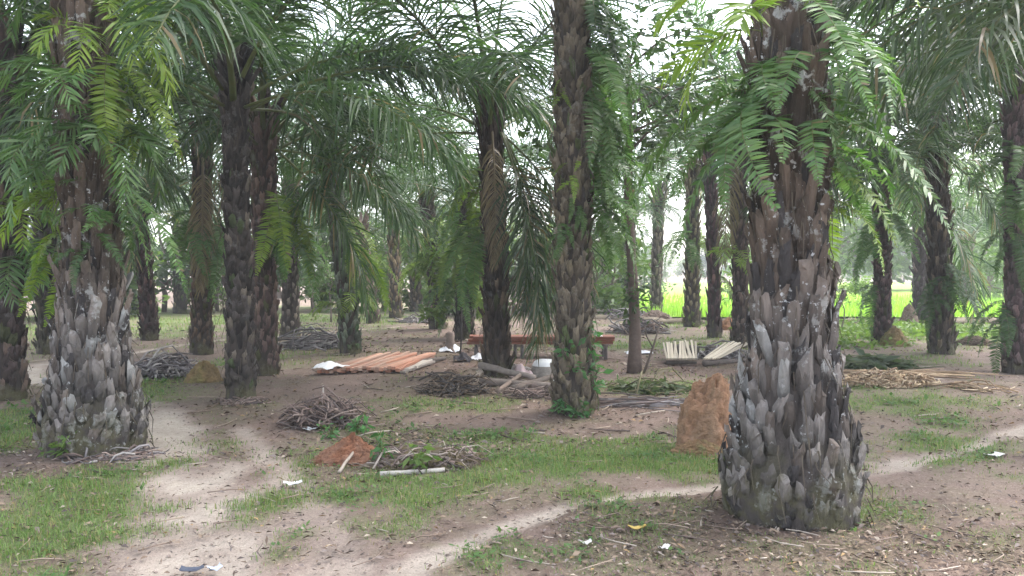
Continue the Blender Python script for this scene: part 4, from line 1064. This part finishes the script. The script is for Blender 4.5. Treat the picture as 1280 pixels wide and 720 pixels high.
# white overturned bowl on a lump of rubble
p = G(681, 470); mb = MB(); nn = 20
prof = [(.19, .16), (.185, .18), (.16, .225), (.11, .25), (.0, .258)]
rub = [(.22, -.04), (.21, .05), (.20, .12), (.18, .165), (.0, .17)]
for pr, nm, mt, col, lab, cat in ((rub, 'concrete_lump', M_EARTH, (.30, .27, .24), 'rough grey concrete lump left of the middle palm', 'concrete lump'), (prof, 'white_bowl', M_CLOTH, (.72, .72, .72), 'white bowl overturned on a concrete lump left of the middle palm', 'bowl')):
    mb = MB(); V = []
    for rr_, z_ in pr:
        for k in range(nn): V.append([rr_ * math.cos(k / nn * 2 * PI) * (1 + (.12 * random.random() if nm == 'concrete_lump' else 0)), rr_ * math.sin(k / nn * 2 * PI), z_])
    i = np.arange(len(pr) - 1)[:, None] * nn; j = np.arange(nn)[None]; k = (j + 1) % nn
    mb.add(V, np.stack([i + j, i + k, i + nn + k, i + nn + j], -1).reshape(-1, 4), None, col)
    tag(link(nm, mb.mesh(nm, mt), None, p), lab, cat)
# red timber stacked on a post rack behind
pa = G(590, 449); dR = pa[1]; xl = pt(588, 430, dR)[0]; xr = pt(768, 430, dR)[0]
zt = .27
t = thing('timber_rack', 'low post rack carrying the red timber behind the middle palm', 'rack', ((xl + xr) / 2, dR, pa[2]))
hl = (xr - xl) / 2
mbp = None
for fx in (-.93, -.82, -.38, -.28, .3, .88):
    for fy in (0, .42):
        mb = MB(); tube(mb, [[fx * hl, fy, -.08], [fx * hl + .005, fy, .1], [fx * hl, fy, zt - .045]], [.032, .03, .03], 8, (.12, .105, .10), jitter=.15)
        link('post', mb.mesh('post', M_WOODY), t)
for fx in (-.875, -.33, .3, .88):
    mb = MB(); M4 = np.array(Matrix.Translation((fx * hl, .21, zt - .022)) @ Matrix.Rotation(PI / 2, 4, 'Z')); box(mb, M4, .62, .07, .044, (.14, .115, .10))
    link('crossbar', mb.mesh('crossbar', M_WOOD, False), t)
for lay in range(3):
    for row in range(4):
        L = (xr - xl) * random.uniform(.96, 1.02); c = np.array([.31, .125, .085]) * random.uniform(.5, 1.25)
        plank('timber_plank', ((xl + xr) / 2 + random.uniform(-.05, .05), dR + .02 + row * .125 + random.uniform(-.02, .02), pa[2] + zt + .0225 + lay * .047), random.uniform(-.004, .004), 0, L, .115, .043, c,
              'long red sawn plank stacked on the low post rack', 'plank', 'red planks on the rack')
cloth('white_cloth', 748, 449, .12, .5, .02, 'white rag over the right end of the red planks', 'rag', (.75, .75, .76), 12, zt + .145)
# bundles of pale slats
for px0, px1, n, th0, lab, grp in ((834, 870, 17, 82, 'pale split slat in the left bundle near the tall termite mound', 'pale slats of the left bundle'), (880, 897, 9, 52, 'pale split slat in the right fanned bundle near the tall termite mound', 'pale slats of the right bundle')):
    for k in range(n):
        f = G(px0 + (px1 - px0) * k / (n - 1), 456); th = math.radians(th0 + random.uniform(-4, 4) - (k * 1.2 if n == 9 else 0)); L = random.uniform(.85, 1.0); pit = math.radians(13 + random.uniform(-1.5, 1.5))
        mid = f + np.array([math.cos(th) * L / 2 * math.cos(pit), math.sin(th) * L / 2 * math.cos(pit), math.sin(pit) * L / 2 + .10])
        plank('wood_slat', mid, th, pit, L, .034, .024, np.array([.54, .47, .37]) * random.uniform(.6, 1.15), lab, 'slat', grp, random.uniform(-.3, .3))
f = G(852, 454)
log(833, 455, 871, 455, .03, 'dark log under the front of the left pale slat bundle', 0, 0, (.09, .075, .065))
log(834, 444, 872, 444, .12, 'dark log under the back of the left pale slat bundle', 0, 0, (.09, .075, .065))
log(879, 455, 899, 455, .03, 'dark log under the front of the right fanned slats', 0, 0, (.09, .075, .065))
log(884, 445, 914, 445, .12, 'dark log under the back of the right fanned slats', 0, 0, (.09, .075, .065))
# ------------------------------------------------------------------ small plants
def seedling(px, py, h, label, n=26, size=.11, cols=LT, seed=1, spread=.5):
    p = G(px, py); r = np.random.default_rng(seed); t = thing('seedling', label, 'plant', p)
    sm, lm = MB(), MB()
    for k in range(5):
        a = k * 1.26 + r.random(); e = np.array([math.cos(a) * h * spread * r.random(), math.sin(a) * h * spread * r.random(), h * (.6 + .4 * r.random())])
        tube(sm, [[0, 0, -.02], e * [.3, .3, .6], e], [.006, .005, .003], 5, (.12, .14, .05))
        pp = e * (.35 + .65 * r.random((n // 5, 1))) + r.normal(0, .035, (n // 5, 3)); leaves(lm, pp, size, cols[0], cols[1], r, .3)
    link('stem', sm.mesh('stem', M_WOODY), t); link('leaves', lm.mesh('leaves', M_TREE, False), t)
GN = ((.05, .14, .045), (.09, .21, .07))
seedling(446, 542, .24, 'bluish green seedling behind the red earth heap', 35, .085, GN, 1)
seedling(414, 548, .16, 'low green weeds left behind the red earth heap', 30, .07, GN, 2, 1.4)
seedling(476, 582, .30, 'bright green seedling at the right foot of the red earth heap', 35, .085, GN, 3)
seedling(527, 590, .2, 'green grass-like weed on the front of the dark twig pile', 40, .10, LT, 4)
seedling(1010, 655, .10, 'tiny weeds at the foot of the huge palm', 40, .06, GN, 5, 1.5)
seedling(720, 522, .22, 'green weeds growing at the foot of the middle palm', 70, .10, GN, 6, .9)
seedling(95, 572, .2, 'weeds around the foot of the pine-cone palm', 70, .09, LT, 7, 1.8)
# climbing vine on the middle palm
P = PALM['middle']; t = thing('climbing_vine', 'leafy green vine climbing the low right side of the middle palm', 'vine', P['b'])
sm, lm = MB(), MB(); r = np.random.default_rng(77); V = []
for k in range(14):
    z = .05 + k * .075; a = math.radians(-90 + 62 + 10 * math.sin(k)); q = P['R'](z) * 1.12 + .02; V.append([math.cos(a) * q, math.sin(a) * q, z])
tube(sm, V, .006, 5, (.10, .12, .05)); V = np.array(V)
pp = V[r.integers(4, 14, 70)] + r.normal(0, .05, (70, 3)); leaves(lm, pp, .12, *GN, r, .4)
for azd, z0 in ((-20, .75), (5, .55), (-35, .1)):
    a = math.radians(azd - 90); q = P['R'](z0) * 1.15; leaves(lm, np.array([math.cos(a) * q, math.sin(a) * q, z0]) + r.normal(0, .05, (16, 3)), .10, *GN, r, .4)
link('stem', sm.mesh('stem', M_WOODY), t); link('leaves', lm.mesh('leaves', M_TREE, False), t)
# ------------------------------------------------------------------ litter
def scrap(name, px, py, w, l, label, cat, col, rz, seed):
    r = np.random.default_rng(seed); n = 6; u = np.linspace(-1, 1, n); Xc, Yc = np.meshgrid(u, u)
    Zc = .012 + .02 * np.abs(Xc) + .012 * r.random((n, n))
    V = np.stack([Xc * l / 2 + r.normal(0, l * .04, (n, n)), Yc * w / 2 + r.normal(0, w * .06, (n, n)), Zc], -1).reshape(-1, 3)
    i = np.arange(n - 1)[:, None] * n; j = np.arange(n - 1)[None]; Qt = np.stack([i + j, i + j + 1, i + n + j + 1, i + n + j], -1).reshape(-1, 4)
    mb = MB(); mb.add(V, Qt, None, col); mb.add(V - [0, 0, .003], Qt[:, ::-1], None, col)
    tag(link(name, mb.mesh(name, M_CLOTH), None, G(px, py), (0, 0, rz)), label, cat)
W = (.60, .60, .60)
scrap('paper_scrap', 366, 608, .07, .13, 'white paper scrap on the bare earth beside the pale track', 'paper scrap', W, .2, 1)
scrap('paper_scrap', 388, 539, .09, .13, 'pale scrap at the left foot of the twig pile', 'paper scrap', (.60, .62, .64), -.3, 2)
scrap('plastic_scrap', 240, 717, .06, .12, 'dark bluish plastic scrap on the pale track at the bottom edge', 'plastic scrap', (.07, .08, .11), .1, 3)
scrap('plastic_scrap', 268, 716, .05, .07, 'light bluish plastic scrap beside the dark one on the track', 'plastic scrap', (.42, .46, .56), .6, 4)
scrap('paper_scrap', 697, 478, .10, .17, 'white scrap stuck at the left of the middle palm trunk', 'paper scrap', W, .3, 5)
scrap('dry_leaf', 796, 664, .04, .11, 'single yellow dry leaf on the brown litter in the foreground', 'leaf', (.46, .33, .10), .1, 6)
scrap('paper_scrap', 830, 690, .04, .07, 'small white scrap on the brown litter near the bottom edge', 'paper scrap', (.6, .58, .55), .8, 7)
scrap('paper_scrap', 1243, 572, .10, .16, 'white scrap on a dark stick at the far right', 'paper scrap', (.66, .65, .64), .4, 8)
scrap('paper_scrap', 520, 575, .05, .09, 'small white scrap on the dark twig pile', 'paper scrap', (.62, .60, .58), 1.0, 9)
scrap('paper_scrap', 731, 683, .04, .07, 'tiny pale scrap on the litter below the footpath', 'paper scrap', (.56, .53, .5), .2, 10)

# ------------------------------------------------------------------ air
hb = MB(); hx, hy0, hy1, hz0, hz1 = 130, -70, 145, -1.2, 19
hv = np.array([[x, y, z] for z in (hz0, hz1) for y in (hy0, hy1) for x in (-hx, hx)])
hb.add(hv, [[0, 2, 3, 1], [4, 5, 7, 6], [0, 1, 5, 4], [2, 6, 7, 3], [0, 4, 6, 2], [1, 3, 7, 5]])
hm, nt, nd, lk = newmat('haze')
vol = N(nt, 'ShaderNodeVolumePrincipled'); vol.inputs['Color'].default_value = (.93, .96, 1, 1); vol.inputs['Density'].default_value = HAZE; vol.inputs['Anisotropy'].default_value = .2
ho = N(nt, 'ShaderNodeOutputMaterial'); lk.new(vol.outputs[0], ho.inputs['Volume'])
hz = link('haze', hb.mesh('haze', hm, False)); tag(hz, 'pale humid air under the palms', 'haze', kind='stuff')

# ------------------------------------------------------------------ light, sky, camera
SUN_EL, SUN_ROT = math.radians(58), math.radians(60)     # rotation clockwise from +Y
w = bpy.data.worlds.new('World'); SC.world = w; w.use_nodes = True
nt = w.node_tree; nt.nodes.clear()
sky = nt.nodes.new('ShaderNodeTexSky'); sky.sky_type = 'NISHITA'; sky.sun_disc = False
sky.sun_elevation = SUN_EL; sky.sun_rotation = SUN_ROT; sky.dust_density = 3.0; sky.air_density = 1.0
hs = nt.nodes.new('ShaderNodeHueSaturation'); hs.inputs['Saturation'].default_value = .42
bg = nt.nodes.new('ShaderNodeBackground'); bg.inputs['Strength'].default_value = .15
ow = nt.nodes.new('ShaderNodeOutputWorld')
nt.links.new(sky.outputs[0], hs.inputs['Color']); nt.links.new(hs.outputs[0], bg.inputs['Color']); nt.links.new(bg.outputs[0], ow.inputs[0])
sl = bpy.data.lights.new('sun', 'SUN'); sl.energy = .8; sl.angle = math.radians(36); sl.color = (1, .97, .92)
so = bpy.data.objects.new('sun', sl); COL.objects.link(so); so.location = (20, 10, 40)
dirv = Vector((math.sin(SUN_ROT) * math.cos(SUN_EL), math.cos(SUN_ROT) * math.cos(SUN_EL), math.sin(SUN_EL)))
so.rotation_euler = dirv.to_track_quat('Z', 'Y').to_euler()

cam = bpy.data.cameras.new('camera'); co = bpy.data.objects.new('camera', cam); COL.objects.link(co)
cam.sensor_width = 36; cam.lens = 36 * F / 1280; cam.clip_end = 3000; cam.clip_start = .05
co.location = (0, 0, EYE); co.rotation_euler = (PI / 2 - PITCH, 0, 0)
SC.camera = co
SC.view_settings.view_transform = 'Standard'; SC.view_settings.look = 'None'; SC.view_settings.gamma = 1
SC.view_settings.exposure = 2.6; SC.view_settings.use_curve_mapping = False
SC.cycles.max_bounces = 8; SC.cycles.diffuse_bounces = 5; SC.cycles.transmission_bounces = 4; SC.cycles.transparent_max_bounces = 8
